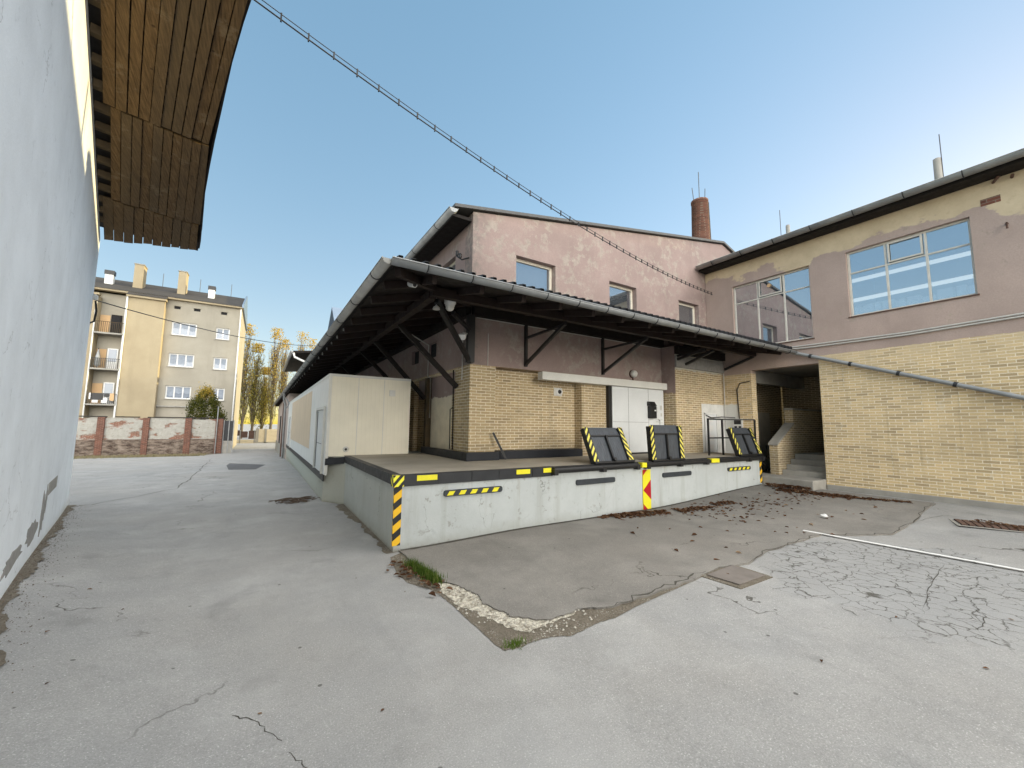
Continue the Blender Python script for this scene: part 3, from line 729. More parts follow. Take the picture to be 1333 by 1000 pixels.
b = MB(); b.box(5.03, 12.98, 6.50, 6.6, 1.05, DZ+.004); b.build('edge_rail', 'blackband', dk)
b = MB(); b.tube([(5.0, 6.44, 1.125), (7.45, 6.44, 1.12)], .058, 12); b.tube([(7.72, 6.44, 1.12), (10.1, 6.44, 1.115)], .058, 12); b.tube([(10.1, 6.45, 1.115), (13.05, 6.45, 1.11)], .06, 12)
for x in (5.03, 6.35, 7.42, 7.78, 9.0, 10.1, 12.2, 12.95): b.box(x-.05, x+.05, 6.375, 6.51, 1.03, 1.15)
b.build('bumper_pipe', 'black', dk, .008)
b = MB(); b.box(1.866, 2.01, 6.470, 6.4945, 1.015, DZ+.008); b.box(1.842, 1.866, 6.470, 6.62, 1.015, DZ+.008); b.build('corner_marking', 'haz_band', dk)
b = MB(); b.box(1.868, 1.995, 6.508, 6.5228, .10, 1.013); b.box(1.880, 1.8918, 6.5228, 6.585, .10, 1.013); b.build('corner_strip', 'haz_corner', dk)
b = MB(); b.box(12.93, 13.03, 6.508, 6.5228, .36, 1.02); b.box(13.0202, 13.032, 6.5228, 6.62, .36, 1.02); b.build('corner_strip', 'haz_corner', dk)
for x0, x1 in ((2.23, 2.58), (4.16, 4.47), (4.79, 4.98)): MB().box(x0, x1, 6.489, 6.4945, 1.085, 1.172).build('yellow_sticker', 'yellow', dk)
for x0, x1 in ((7.52, 7.68), (10.25, 10.6)): MB().box(x0, x1, 6.372, 6.50, 1.075, 1.178).build('yellow_sticker', 'yellow', dk)
def rrect(x0, x1, z0, z1, y, th, r=.04):
    pts = []
    for cx, cz, a0 in ((x1-r, z1-r, 0), (x0+r, z1-r, 90), (x0+r, z0+r, 180), (x1-r, z0+r, 270)):
        for k in range(5): t = R(a0+k*22.5); pts.append((cx+r*math.cos(t), y, cz+r*math.sin(t)))
    return MB().prism(pts, (0, th, 0))
for x0, x1 in ((5.64, 6.77), (8.40, 9.53)): rrect(x0, x1, .78, .892, 6.49, .04).build('dock_bumper', 'bumper', dk, .006)
for x0, x1 in ((2.71, 3.86), (11.21, 12.38)):
    o = rrect(x0, x1, .79, .895, 6.49, .04).build('dock_bumper', 'bumper', dk, .006)
    b = MB(); w_ = (x1-x0-.06)/5
    for i in range(5):
        xa = x0+.05+i*w_; b.prism([(xa, 6.487, .808), (xa+w_*.5, 6.487, .808), (xa+w_*.72, 6.487, .878), (xa+w_*.22, 6.487, .878)], (0, .0025, 0))
    b.each('yellow_block', 'yellow', o)
# red and yellow chevron board
o = MB().box(7.685, 7.957, 6.505, 6.5225, .09, 1.0).build('chevron_board', 'yellow', dk)
b = MB(); y = 6.5015; X0, X1, Z0, Z1 = 7.685, 7.957, .09, 1.0; zm_ = .53
for poly in ([(X0+.01, y, zm_), (X1, y, zm_+.23), (X1, y, zm_-.23)], [(X0, y, Z1), (X0+.15, y, Z1), (X0, y, Z1-.13)], [(X0, y, Z0), (X0+.15, y, Z0), (X0, y, Z0+.13)]):
    b.prism(poly, (0, .003, 0))
b.each('red_chevron', 'redpaint', o)

# ------------------------------------------------------------------ dock levellers
LV = 'upright dock levellers on the dock edge'
def leveller(loc, lean, label):
    t = thing('dock_leveller', label, 'dock leveller', loc, LV); t.rotation_euler = (-lean, 0, 0)
    W_, H_ = 1.22, .86
    MB().box(-W_/2+.13, W_/2-.13, -.02, .0, 0, H_-.20).build('plate', 'plate', t, local=True)
    MB().obox((0, -.004, H_-.09), (W_/2-.13, 0, 0), (0, .012, .0), (0, .02, .105)).build('lip', 'plate', t, local=True)
    for sg, mt in ((-1, 'haz_lev2'), (1, 'haz_lev')):
        x0, x1 = sorted((sg*(W_/2-.128), sg*W_/2)); xi = sg*(W_/2-.13)
        b = MB(); b.prism([(x0, -.075, .0), (x1, -.075, .0), (x1, -.055, H_), (x0, -.055, H_)], (0, .012, 0)); b.build('hazard_strip', mt, t, local=True)
        b = MB(); b.box(xi-.012, xi+.012, -.064, .0, .0, H_-.01); b.box(min(sg*W_/2-sg*.0, sg*(W_/2-.012)), max(sg*W_/2, sg*(W_/2-.012)), -.060, .06, 0, H_-.02)
        b.build('side_flange', 'black', t, local=True)
    MB().box(-.022, .022, -.075, -.0205, .0, H_-.2).build('rib', 'black', t, local=True)
    MB().box(-W_/2+.145, W_/2-.145, -.05, -.021, H_-.225, H_-.19).build('rib', 'black', t, local=True)
    b = MB(); b.tube([(-W_/2, -.06, .01), (W_/2, -.06, .01)], .035, 10); b.tube([(0, -.12, .06), (0, -.05, .06)], .045, 10); b.build('hinge', 'black', t, local=True)
    return t
leveller((6.752, 6.53, 1.185), R(25), 'leftmost steel dock leveller leaning back in front of the sliding door')
leveller((8.61, 6.53, 1.185), R(4), 'middle steel dock leveller standing almost upright beside the red chevron board')
leveller((12.40, 6.53, 1.185), R(19), 'right dock leveller of darker blue steel before the black railing')
# black railing
rl = thing('railing', 'black steel tube railing standing on the right end of the dock', 'railing', (12.3, 7.1, DZ))
b = MB()
for x in (11.35, 12.02, 14.0): pass
P0, P1, P2 = (11.33, 7.1), (12.06, 7.1), (13.0, 7.1)
b.each('post', 'black', rl) if False else None
for x, y in ((11.33, 7.12), (12.06, 7.12), (12.97, 6.62)): MB().box(x-.022, x+.022, y-.022, y+.022, DZ, 2.26).build('post', 'black', rl)
b = MB()
for z in (1.70, 2.262):
    b.bar((11.31, 7.12, z), (12.06, 7.12, z), .04, .04); b.bar((12.06, 7.12, z), (12.97, 6.62, z), .04, .04)
b.build('rail', 'black', rl)

# ------------------------------------------------------------------ hall
hall = thing('warehouse', 'long pink rendered warehouse with tan brick base, sloping roof and deep dark canopy', 'building', (4.15, 8.57, 0))
mfront = facade('hall_front', 0, 3.45, 0, 'pink', 1.0, .505, mould=(4.55, 5.05))
def zroof(x):
    return 7.26+(x-4.08)*.178 if x < 15.05 else 9.213-(x-15.05)*.32
WY = 8.571
wins = [(5.42, 6.72), (8.81, 10.02), (12.18, 13.34)]
holes = [(4.85, 7.65, 1.0, 3.45), (8.62, 11.07, 1.0, 3.18)]+[(a, c, 5.1, 6.46) for a, c in wins]
MB().wall(PY(WY), [4.15, 11.4, 13.8, 15.05, 26], [-.2, 3.45, 5.1, 6.46, 7.0], holes, .42, lambda u: zroof(u)).build('front_wall', mfront, hall)
MB().box(4.86, 7.64, 8.86, 8.98, 1.0, 3.44).build('recessed_wall', facade('recess_brick', 0, 9, 0, 'pink', 1.02), hall)
# left wall
mleft = facade('hall_side', 1, 3.45, 0, 'pink', 1.12, .52)
mside2 = facade('hall_side_recess', 1, 2.78, .12, 'pink', 1.08, .56, patches=[(9.92, 11.6, 1.0, 2.95, .10, (.76, .69, .54))])
MB().wall(PX(4.15), [8.99, 12.6, 48], [-.8, 3.4, 7.21], [(9.42, 12.6, 1.0, 3.40), (10.8, 11.5, 3.95, 4.4), (12.3, 13.0, 3.95, 4.4), (9.6, 10.9, 5.4, 6.52)], .35).build('side_wall', mleft, hall)
MB().box(4.151, 4.5, 8.572, 8.99, -.2, 7.2) if False else None
b = MB(); b.box(4.29, 4.48, 9.3, 12.7, 1.0, 3.5); b.build('side_wall', mside2, hall)
b = MB(); b.box(4.25, 4.45, 10.75, 11.55, 3.9, 4.45); b.box(4.25, 4.45, 12.25, 13.05, 3.9, 4.45); b.each('vent_window', 'dark', hall)
MB().box(4.13, 4.285, 11.42, 11.60, DZ, 3.40).build('timber_post', 'oldpost', hall, .01)
# right projecting bay
mbay = facade('bay_brick', 0, 3.86, .10, 'grey', 1.0, patches=[(12.48, 14.2, 1.0, 2.80, .05, (.68, .68, .65))])
mbay2 = facade('bay_return', 1, 3.1, .12, 'pink', .95)
MB().box(11.15, 13.79, 8.05, 8.565, -.1, 4.62).build('bay_wall', mbay, hall)
MB().box(11.13, 11.149, 8.06, 8.56, -.1, 4.6).build('bay_wall', mbay2, hall)
b = MB(); b.box(11.12, 13.79, 7.985, 8.048, 3.92, 4.3); b.build('concrete_beam', 'bareplaster', hall, .01)
# plinth
b = MB(); b.box(4.0, 4.87, 8.35, 8.57, DZ, DZ+.19); b.box(4.0, 4.148, 8.571, 11.4, DZ, DZ+.185); b.box(4.874, 7.62, 8.50, 8.855, DZ, DZ+.2); b.build('plinth', 'plinth', hall, .012)
# sliding door
o = MB().box(8.74, 11.06, 8.455, 8.53, DZ+.05, 3.20).build('sliding_door', 'whitedoor', hall, .006)
b = MB()
for x in (9.42, 10.32): b.box(x-.004, x+.004, 8.4525, 8.456, DZ+.06, 3.19)
b.box(8.76, 10.3, 8.4525, 8.456, 2.145, 2.152); b.each('panel_joint', 'copper', o)
b = MB(); b.tube([(10.78, 8.44, 1.98), (10.78, 8.40, 2.0), (10.78, 8.40, 2.22), (10.78, 8.44, 2.24)], .012, 6); b.build('handle', 'black', o)
b = MB(); b.box(10.86, 10.90, 8.435, 8.456, 1.93, 1.98); b.box(10.86, 10.90, 8.435, 8.456, 1.80, 1.85); b.each('door_bolt', 'black', o)
b = MB()
for x, z, w_, h_ in ((10.62, 2.62, .2, .012), (10.58, 2.52, .12, .012), (10.75, 2.55, .012, .18), (10.92, 2.62, .10, .15), (10.93, 2.40, .07, .1), (10.72, 2.26, .18, .02), (10.92, 2.24, .12, .02), (10.73, 2.17, .14, .02), (10.92, 2.14, .16, .02)):
    b.box(x-w_/2, x+w_/2, 8.4530, 8.456, z-h_/2, z+h_/2)
b.each('notice', 'paleconduit', o)
MB().box(8.60, 8.72, 8.46, 8.60, DZ, 3.2).build('door_jamb', 'black', hall)
MB().box(8.7, 11.06, 8.49, 8.53, DZ, DZ+.045).build('door_rail', 'black', hall)
MB().box(6.13, 11.22, 8.36, 8.57, 3.205, 3.415).build('door_track_cover', 'cream', hall, .008)
MB().box(8.6, 11.1, 8.8, 8.95, 1.0, 3.3).build('door_backing', 'dark', hall)
# white painted door in bay
o = MB().box(12.62, 13.25, 8.02, 8.049, DZ, 2.45).build('side_door', 'whitedoor', hall, .005)
b = MB()
for x in (12.60, 13.27): b.box(x-.02, x+.02, 8.0, 8.03, DZ, 2.49)
b.box(12.58, 13.29, 8.0, 8.03, 2.452, 2.50); b.build('door_frame', 'white', o)
b = MB()
for z in (1.35, 1.66, 1.98, 2.30): b.box(12.68, 13.05, 8.012, 8.0205, z-.1, z+.1)
b.each('door_panel', 'white', o)
# windows
def window(parent, P, u0_, u1_, z0_, z1_, rec, cols, rows, fwid, fm, gm, sash=None, depth=.06):
    b = MB()
    fb = b
    def bx(ua, ub, za, zb, d0, d1):
        p, q = P(ua, za, d0), P(ub, zb, d1); fb.box(min(p[0], q[0]), max(p[0], q[0]), min(p[1], q[1]), max(p[1], q[1]), za, zb)
    bx(u0_, u0_+fwid, z0_, z1_, rec, rec+depth); bx(u1_-fwid, u1_, z0_, z1_, rec, rec+depth)
    bx(u0_+fwid, u1_-fwid, z0_, z0_+fwid, rec, rec+depth); bx(u0_+fwid, u1_-fwid, z1_-fwid, z1_, rec, rec+depth)
    for c in cols: bx(c-fwid*.45, c+fwid*.45, z0_+fwid*.8, z1_-fwid*.8, rec+.004, rec+depth-.004)
    ed = [u0_+fwid*.5]+list(cols)+[u1_-fwid*.5]
    for r_ in rows:
        for i in range(len(ed)-1): bx(ed[i]+fwid*.38, ed[i+1]-fwid*.38, r_-fwid*.4, r_+fwid*.4, rec+.004, rec+depth-.004)
    if sash:
        ua, ub, za, zb = sash; f2 = fwid*.8; d0 = rec-.02
        b0 = b; b = MB(); sb = b
        def bx(ua, ub, za, zb, d0, d1):
            p, q = P(ua, za, d0), P(ub, zb, d1); sb.box(min(p[0], q[0]), max(p[0], q[0]), min(p[1], q[1]), max(p[1], q[1]), za, zb)
        bx(ua, ua+f2, za, zb, d0, rec+.002); bx(ub-f2, ub, za, zb, d0, rec+.002); bx(ua+f2, ub-f2, za, za+f2, d0, rec+.002); bx(ua+f2, ub-f2, zb-f2, zb, d0, rec+.002)
        b = b0
    o = b.build('window', fm, parent, .004)
    if sash: sb.build('casement', fm, o, .003)
    p, q = P(u0_+fwid*.3, z0_, rec+depth*.5), P(u1_-fwid*.3, z1_, rec+depth*.5+.008); b = MB()
    b.box(min(p[0], q[0]), max(p[0], q[0]), min(p[1], q[1]), max(p[1], q[1]), z0_+fwid*.3, z1_-fwid*.3); b.build('pane', gm, o)
    return o
for a_, c_ in wins: window(hall, PY(WY), a_+.001, c_-.001, 5.101, 6.459, .17, [c_-.20] if False else [], [], .075, 'brownframe', 'glass')
window(hall, PX(4.15), 9.601, 10.899, 5.401, 6.519, .14, [10.25], [], .07, 'brownframe', 'glass')
# roof and gutters
b = MB(); prof = [(3.62, 7.23), (15.05, 9.27), (26.4, 5.85)]
b.prism([(3.62, 8.48, 7.21), (15.05, 8.48, 9.24), (26.4, 8.48, 5.62), (26.4, 8.48, 5.72), (15.05, 8.48, 9.32), (3.62, 8.48, 7.29)], (0, 25.4, 0)); b.build('roof', 'rooftin', hall)
b = MB(); b.box(3.62, 4.12, 8.60, 33.8, 7.02, 7.10); b.build('eave_board', 'darkwood', hall)
b = MB(); b.halfgutter((3.60, 8.50, 7.17), (3.60, 33.9, 7.17), .11)
o = b.build('gutter', 'gutter', hall)
b = MB();
for i in range(14): y = 9.5+i*1.8; b.tube([(3.60+.115*math.cos(R(t)), y, 7.17+.115*math.sin(R(t))) for t in range(175, 366, 19)], .012, 5)
b.each('gutter_hook', 'blackband', o)
MB().box(4.1, 26, 33.6, 34.0, -.8, 7.0).build('end_wall', 'far_pink', hall)
# rear bay, higher canopy further back
b = MB(); b.prism([(1.75, 34, 7.28), (1.75, 47.5, 7.28), (8, 47.5, 7.95), (8, 34, 7.95)], (0, 0, .16)); b.build('rear_roof', 'darkwood', hall)
b = MB(); b.halfgutter((1.70, 34, 7.42), (1.70, 47.5, 7.42), .13); b.build('gutter', 'gutter', hall)
b = MB(); b.box(4.55, 8, 34.1, 47.4, -.8, 7.3); b.build('rear_wall', 'far_pink', hall)
b = MB(); b.tube([(1.78, 33.95, 7.25), (1.85, 33.9, 6.95), (3.2, 33.8, 6.35), (3.9, 33.8, 6.1)], .08, 8); b.build('downpipe', 'white', hall)

# ---- canopy
cp = hall
EX, EY, EZ = 1.52, 5.81, 4.36
FAR = (1.09, 47.0)
def exy(t): return (EX+(FAR[0]-EX)*t, EY+(FAR[1]-EY)*t)
def ez(t): return EZ-.62*t
ZW = 5.0
# corrugated front roof sheet (hip at the left corner)
b = MB(); st = .2; x = EX; k = 0; pr_ = []
xs = []
while x < 13.78: xs += [(x, 0), (x+.055, 0), (x+.065, .07), (x+.125, .07), (x+.135, 0)]; x += st
xs = [q for q in xs if q[0] <= 13.78]
top = []; bot = []
for (x, h_) in xs:
    ytop = min(8.565, EY+(x-EX))
    zt_ = EZ+.08+(ytop-EY)*(ZW-EZ)/(8.57-EY)
    bot.append((x, EY-.06, EZ+.07+h_)); top.append((x, ytop, zt_+h_))
n_ = len(xs); vs = bot+top; vs2 = [(a, c, d-.006) for a, c, d in vs]
b.add(vs, [(i, i+1, n_+i+1, n_+i) for i in range(n_-1)]); b.add(vs2, [(i, n_+i, n_+i+1, i+1) for i in range(n_-1)])
b.add([*bot, *[(a, c, d-.006) for a, c, d in bot]], [(i, n_+i, n_+i+1, i+1) for i in range(n_-1)])
b.build('canopy_roof', 'roofmetal', cp)
# left roof sheet
b = MB(); nn = 24; vs = []
for i in range(nn+1):
    t = i/nn; ex_, ey_ = exy(t); vs.append((ex_-.03, ey_, ez(t)+.05))
    yy = max(ey_, 8.57 if i else EY); vs.append((4.14, min(47, ey_ if i else 8.56) if ey_ > 8.57 else 8.56, ZW+.05-.3*t))
b.add(vs, [(2*i, 2*i+1, 2*i+3, 2*i+2) for i in range(nn)]); b.add([(x, y, z-.03) for x, y, z in vs], [(2*i, 2*i+2, 2*i+3, 2*i+1) for i in range(nn)])
b.build('canopy_roof', 'roofmetal', cp)
# boarding under the sheets
b = MB()
b.prism([(EX+.05, EY+.03, EZ-.0), (13.78, EY+.03, EZ-.0), (13.78, 8.565, ZW-.03), (4.14, 8.565, ZW-.03)], (0, 0, .025))
vs = []
for i in range(nn+1):
    t = i/nn; ex_, ey_ = exy(t); vs.append((ex_+.03, ey_+.05, ez(t))); vs.append((4.14, 8.58 if ey_ < 8.57 else ey_, ZW-.03-.3*t))
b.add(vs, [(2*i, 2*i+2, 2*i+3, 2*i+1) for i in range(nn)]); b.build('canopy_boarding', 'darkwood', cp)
# rafters
b = MB(); x = 2.2
while x < 13.7:
    yt = 8.55 if x > 4.2 else EY+(x-EX)
    b.bar((x, EY+.08, EZ-.07), (x, yt, EZ-.07+(yt-EY)*(ZW-EZ)/(8.57-EY)), .08, .13); x += .85
t = 0.0
for i in range(46):
    y = 6.6+i*.88; tt = (y-EY)/(FAR[1]-EY); ex_, _ = exy(tt); xt = 4.12 if y > 8.6 else EX+(y-EY)
    b.bar((ex_+.08, y, ez(tt)-.07), (xt, y, ez(tt)-.07+(xt-ex_)*(ZW-EZ)/(4.15-EX)), .08, .13)
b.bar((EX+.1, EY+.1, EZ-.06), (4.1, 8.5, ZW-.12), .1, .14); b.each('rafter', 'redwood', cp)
# purlins and wall plate
b = MB(); b.box(2.52, 13.7, 6.83, 6.97, 4.36, 4.52); b.box(2.5, 2.64, 6.98, 46, 4.34, 4.50); b.each('purlin', 'redwood', cp)
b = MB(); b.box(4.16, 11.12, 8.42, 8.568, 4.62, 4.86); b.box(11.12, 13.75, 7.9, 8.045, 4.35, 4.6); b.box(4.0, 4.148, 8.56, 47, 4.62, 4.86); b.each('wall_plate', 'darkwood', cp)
# brackets
def bracket(p, out, zb, zt_, zo, reach, post=True, wd=.07):
    """post on wall at p from zb to zt_, arm out to reach at zo, diagonal from zb"""
    p = Vector(p); o_ = Vector(out).normalized(); b = MB()
    if post: b.bar((p.x, p.y, zb), (p.x, p.y, zt_), wd, wd)
    q = p+o_*reach
    b.bar((p.x, p.y, zb+.06), (q.x, q.y, zo), wd, wd)
    if post: b.bar((p.x, p.y, 4.27), (q.x, q.y, 4.30), wd*.8, wd*.8)
    return b.build('bracket', 'black', cp)
for x in (5.72, 8.455): bracket((x, 8.53, 0), (0, -1, 0), 3.52, 4.62, 4.34, 1.62)
bracket((11.2, 8.53, 0), (0, -1, 0), 4.0, 4.62, 4.36, 1.5)
bracket((11.6, 7.98, 0), (0, -1, 0), 3.98, 4.4, 4.36, .98, False); bracket((13.7, 7.9, 0), (0, -1, 0), 3.98, 4.4, 4.36, .98, False)
b = MB(); b.box(4.02, 4.19, 8.42, 8.565, 3.47, 4.62); b.bar((4.1, 8.5, 3.5), (2.7, 7.1, 4.36), .09, .1); b.bar((4.1, 8.5, 4.25), (3.3, 7.7, 4.36), .08, .08); b.build('bracket', 'black', cp)
for y, zb in ((9.25, 2.95), (11.55, 2.78), (13.4, 2.9), (17, 2.9), (21, 2.9), (26, 2.9), (31, 2.8), (36, 2.8), (42, 2.8)):
    b = MB(); b.bar((4.12, y, zb), (2.6, y, 4.34), .10, .11); b.build('bracket', 'darkwood', cp)
# canopy gutters
b = MB(); b.halfgutter((EX-.06, EY-.10, EZ+.035), (13.7, EY-.10, EZ-.03), .085); gf = b.build('gutter', 'gutter', cp)
b = MB(); x = 2.0
while x < 13.7: b.tube([(x, EY-.10+.09*math.cos(R(t)), EZ+.03-(x-EX)*.0053+.09*math.sin(R(t))) for t in range(175, 366, 19)], .010, 5); x += .75
b.each('gutter_hook', 'blackband', gf)
b = MB(); q = exy(1); b.halfgutter((EX-.10, EY-.10, EZ+.035), (q[0]-.10, q[1], ez(1)+.02), .085); gf = b.build('gutter', 'gutter_old', cp)
b = MB()
for i in range(26):
    y = 6.4+i*1.55; tt = (y-EY)/(FAR[1]-EY); ex_, _ = exy(tt)
    b.tube([(ex_-.10+.09*math.cos(R(t)), y, ez(tt)+.03+.09*math.sin(R(t))) for t in range(175, 366, 19)], .010, 5)
b.each('gutter_hook', 'blackband', gf)
# little pale rafter-end blocks seen under the left eave
b = MB()
for i in range(30):
    y = 6.6+i*.88; tt = (y-EY)/(FAR[1]-EY); ex_, _ = exy(tt); b.box(ex_+.055, ex_+.079, y-.03, y+.03, ez(tt)-.13+random.uniform(0, .05), ez(tt)-.03) if random.random() < .7 else None
b.each('rafter_end', 'gutter_old', cp)
# wall cables under the canopy
b = MB(); b.tube([(4.12, 9.42, DZ+.2), (4.11, 9.42, 2.6), (4.11, 9.45, 3.4)], .018, 6); b.tube([(4.12, 9.6, DZ+.2), (4.10, 9.58, 2.4), (4.12, 9.45, 2.45)], .014, 6)
b.build('cable', 'darkwood', cp)
b = MB(); b.tube([(4.12, 8.95, 3.1), (4.12, 8.95, 4.3)], .014, 6); b.tube([(4.12, 11.1, 2.2), (4.12, 11.1, 3.35), (4.10, 11.3, 3.42), (4.10, 11.3, 4.35), (3.2, 10.7, 4.55)], .018, 6)
b.tube([(4.3, 8.55, 4.12+.48), (11.1, 8.55, 4.60)], .012, 6); b.tube([(13.72, 7.97, 1.9), (13.72, 7.97, 3.9)], .016, 6); b.tube([(4.62, 8.56, 3.45), (4.62, 8.56, 4.25)], .012, 6)
b.each('conduit', 'paleconduit', cp)
b = MB(); b.tube([(13.78, 7.52, 2.3), (13.78, 7.56, 3.3), (13.77, 7.45, 3.52), (13.77, 7.12, 3.56)], .016, 6); b.tube([(12.62, 7.99, 2.42), (12.9, 7.98, 2.34), (13.5, 7.98, 2.38), (13.76, 7.65, 2.35)], .016, 6); b.build('cable', 'black', cp)

# ------------------------------------------------------------------ small fittings on the hall
t = thing('door_mailbox', 'black mailbox with hooded top hanging on the white sliding door', 'mailbox', (10.42, 8.45, 2.3))
MB().box(10.27, 10.56, 8.33, 8.452, 2.28, 2.66).build('box', 'black', t, .01)
b = MB(); b.prism([(10.25, 8.31, 2.665), (10.25, 8.452, 2.665), (10.25, 8.452, 2.80), (10.25, 8.40, 2.80)], (.30, 0, 0)); b.build('hood', 'black', t)
MB().box(10.45, 10.53, 8.3265, 8.331, 2.50, 2.54).build('name_plate', 'white', t)
t = thing('globe_lamp', 'round glass wall lamp above the white sliding door', 'wall lamp', (9.73, 8.5, 3.64))
b = MB(); b.lathe((9.73, 8.50, 3.64), [(.002, -.11), (.06, -.10), (.10, -.06), (.115, 0), (.10, .06), (.06, .10), (.002, .11)], 16, 'y'); b.build('globe', 'cream', t)
b = MB(); b.lathe((9.73, 8.55, 3.64), [(.13, -.02), (.13, .018)], 16, 'y'); b.tube([(9.73, 8.54, 3.5), (9.73, 8.52, 3.42)], .02, 6); b.build('base', 'rust', t)
t = thing('wall_alarm', 'pale alarm speaker with dark centre on the recessed tan brick', 'alarm', (7.0, 8.85, 2.95))
MB().box(6.88, 7.16, 8.83, 8.859, 2.84, 3.07).build('back_plate', 'cream', t, .01)
b = MB(); b.lathe((7.04, 8.80, 2.955), [(.12, .03), (.11, -.01), (.07, -.02)], 18, 'y'); b.build('housing', 'white', t)
b = MB(); b.lathe((7.03, 8.775, 2.955), [(.06, .006), (.05, -.02), (.03, -.025)], 14, 'y'); b.build('speaker_hole', 'black', t)
t = thing('dome_camera', 'white dome security camera hanging under the canopy corner', 'security camera', (3.02, 7.2, 4.36))
b = MB(); b.lathe((3.02, 7.2, 4.36), [(.10, .12), (.115, .10), (.115, .02), (.095, .0), (.095, -.03)], 18); b.build('housing', 'white', t)
b = MB(); b.lathe((3.02, 7.2, 4.33), [(.085, .0), (.08, -.05), (.055, -.09), (.02, -.10)], 18); b.build('dome', 'cream', t)
b = MB(); b.tube([(3.02, 7.2, 4.48), (3.02, 7.2, 4.62)], .03, 8); b.build('bracket', 'white', t)
t = thing('bullet_camera', 'white bullet security camera on the canopy corner rafter', 'security camera', (1.98, 6.6, 4.44))
b = MB(); d_ = Vector((.15, -.93, -.32)).normalized(); c_ = Vector((2.02, 6.5, 4.36)); b.tube([c_-d_*.12, c_+d_*.12], .048, 12); b.build('body', 'white', t)
b = MB(); b.tube([c_+d_*.1205, c_+d_*.126], .034, 12); b.build('lens', 'black', t)
b = MB(); b.tube([c_-d_*.05, c_+Vector((-.05, .05, .2))], .015, 6); b.build('arm', 'white', t)
t = thing('bullet_camera', 'small white bullet camera under the left eave facing the lane', 'security camera', (2.2, 11.7, 4.63))
b = MB(); d_ = Vector((-.7, -.6, -.35)).normalized(); c_ = Vector((2.2, 11.7, 4.6)); b.tube([c_-d_*.14, c_+d_*.14], .05, 12); b.build('body', 'white', t)
b = MB(); b.tube([c_+d_*.1405, c_+d_*.147], .038, 12); b.build('lens', 'black', t)
b = MB(); b.tube([c_-d_*.1, c_+Vector((.2, .2, .04)), c_+Vector((.5, .4, -.06)), c_+Vector((.8, .6, .06))], .012, 6); b.build('cable', 'white', t)
t = thing('pendant_lamp', 'small white pendant lamp hanging beside the dome camera', 'lamp', (2.72, 7.15, 4.3))
b = MB(); b.tube([(2.72, 7.15, 4.62), (2.72, 7.15, 4.27)], .012, 6); b.build('rod', 'white', t)
b = MB(); b.lathe((2.72, 7.15, 4.20), [(.07, 0), (.06, .04), (.02, .075)], 14); b.build('shade', 'paleconduit', t)
t = thing('floodlight', 'small white floodlight on the dark corner post under the canopy', 'floodlight', (3.85, 8.35, 4.1))
MB().obox((3.80, 8.30, 4.02), (.07, -.05, 0), (.04, .05, .03), (0, -.03, .06)).build('lamp_head', 'white', t, .008)
b = MB(); b.tube([(3.80, 8.33, 4.06), (3.9, 8.42, 4.15), (4.03, 8.48, 4.15)], .014, 6); b.build('arm', 'paleconduit', t)
o = MB().bar((4.72, 8.42, 1.83), (5.02, 8.30, DZ+.02), .035, .05).build('iron_bar', 'black'); tag(o, 'dark iron bar leaning on the brick corner above the dock floor', 'iron bar')
t = thing('wall_insulator', 'black two-arm cable insulator bracket on the pink wall corner', 'insulator', (4.08, 8.85, 6.25))
b = MB(); b.tube([(4.15, 8.75, 6.15), (4.02, 8.9, 6.12), (3.98, 9.15, 6.3)], .018, 6); b.build('bracket', 'black', t)
for y, z in ((9.14, 6.36), (8.95, 6.22)): MB().lathe((3.99, y, z), [(.03, -.05), (.045, -.01), (.03, .02), (.045, .05), (.02, .08)], 10).build('insulator_cap', 'black', t)
t = thing('meter_box', 'small electric box with dark dials beside the white side door', 'electric box', (13.79, 7.6, 2.1))
MB().box(13.77, 13.799, 7.42, 7.75, 1.93, 2.32).build('box', 'white', t)
b = MB(); b.box(13.755, 13.7705, 7.47, 7.70, 2.13, 2.29); b.box(13.755, 13.7705, 7.47, 7.55, 1.97, 2.07); b.box(13.755, 13.7705, 7.61, 7.69, 1.97, 2.07); b.each('dial', 'black', t)

# ------------------------------------------------------------------ cold room cabin
cb_ = thing('cold_room', 'long cream panel cold room cabin under the left canopy', 'cabin', (1.5, 11.3, DZ))
MB().box(1.50, 3.60, 11.30, 29, DZ-.02, 3.27).build('front_panel', 'panel_front', cb_)
MB().box(1.455, 1.498, 11.29, 29, .70, 3.28).build('side_panel', 'panel_side', cb_)
b = MB(); b.box(1.445, 1.515, 11.282, 11.30, .72, 3.30); b.box(1.515, 3.6, 11.285, 11.30, 3.235, 3.30); b.box(1.445, 1.455, 11.3, 29, 3.22, 3.30)
for x in (2.18, 2.86): b.box(x-.008, x+.008, 11.294, 11.30, DZ, 3.23)
b.each('corner_trim', 'cream', cb_)
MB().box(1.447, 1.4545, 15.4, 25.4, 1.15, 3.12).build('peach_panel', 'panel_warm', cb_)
for y0, y1, z0, z1 in ((11.75, 13.35, .72, 2.38), (25.2, 27.2, .72, 2.30)):
    o = MB().box(1.435, 1.4545, y0, y1, z0, z1).build('door', 'whitedoor', cb_)
    b = MB(); b.box(1.40, 1.4545, y0-.08, y0-.005, z0-.02, z1+.08); b.box(1.40, 1.4545, y1+.005, y1+.08, z0-.02, z1+.08); b.box(1.40, 1.4545, y0-.005, y1+.005, z1+.005, z1+.08); b.build('door_frame', 'cream', o)
    b = MB(); b.box(1.425, 1.435, y1-.22, y1-.12, z0+.03, z1-.03); b.box(1.4255, 1.435, y0+.02, y1-.24, 1.45, 1.462); b.build('door_seam', 'copper', o)
b = MB(); b.lathe((1.93, 11.28, 1.34), [(.07, .02), (.075, 0), (.05, -.02)], 14, 'y'); b.build('drain_outlet', 'cream', cb_)
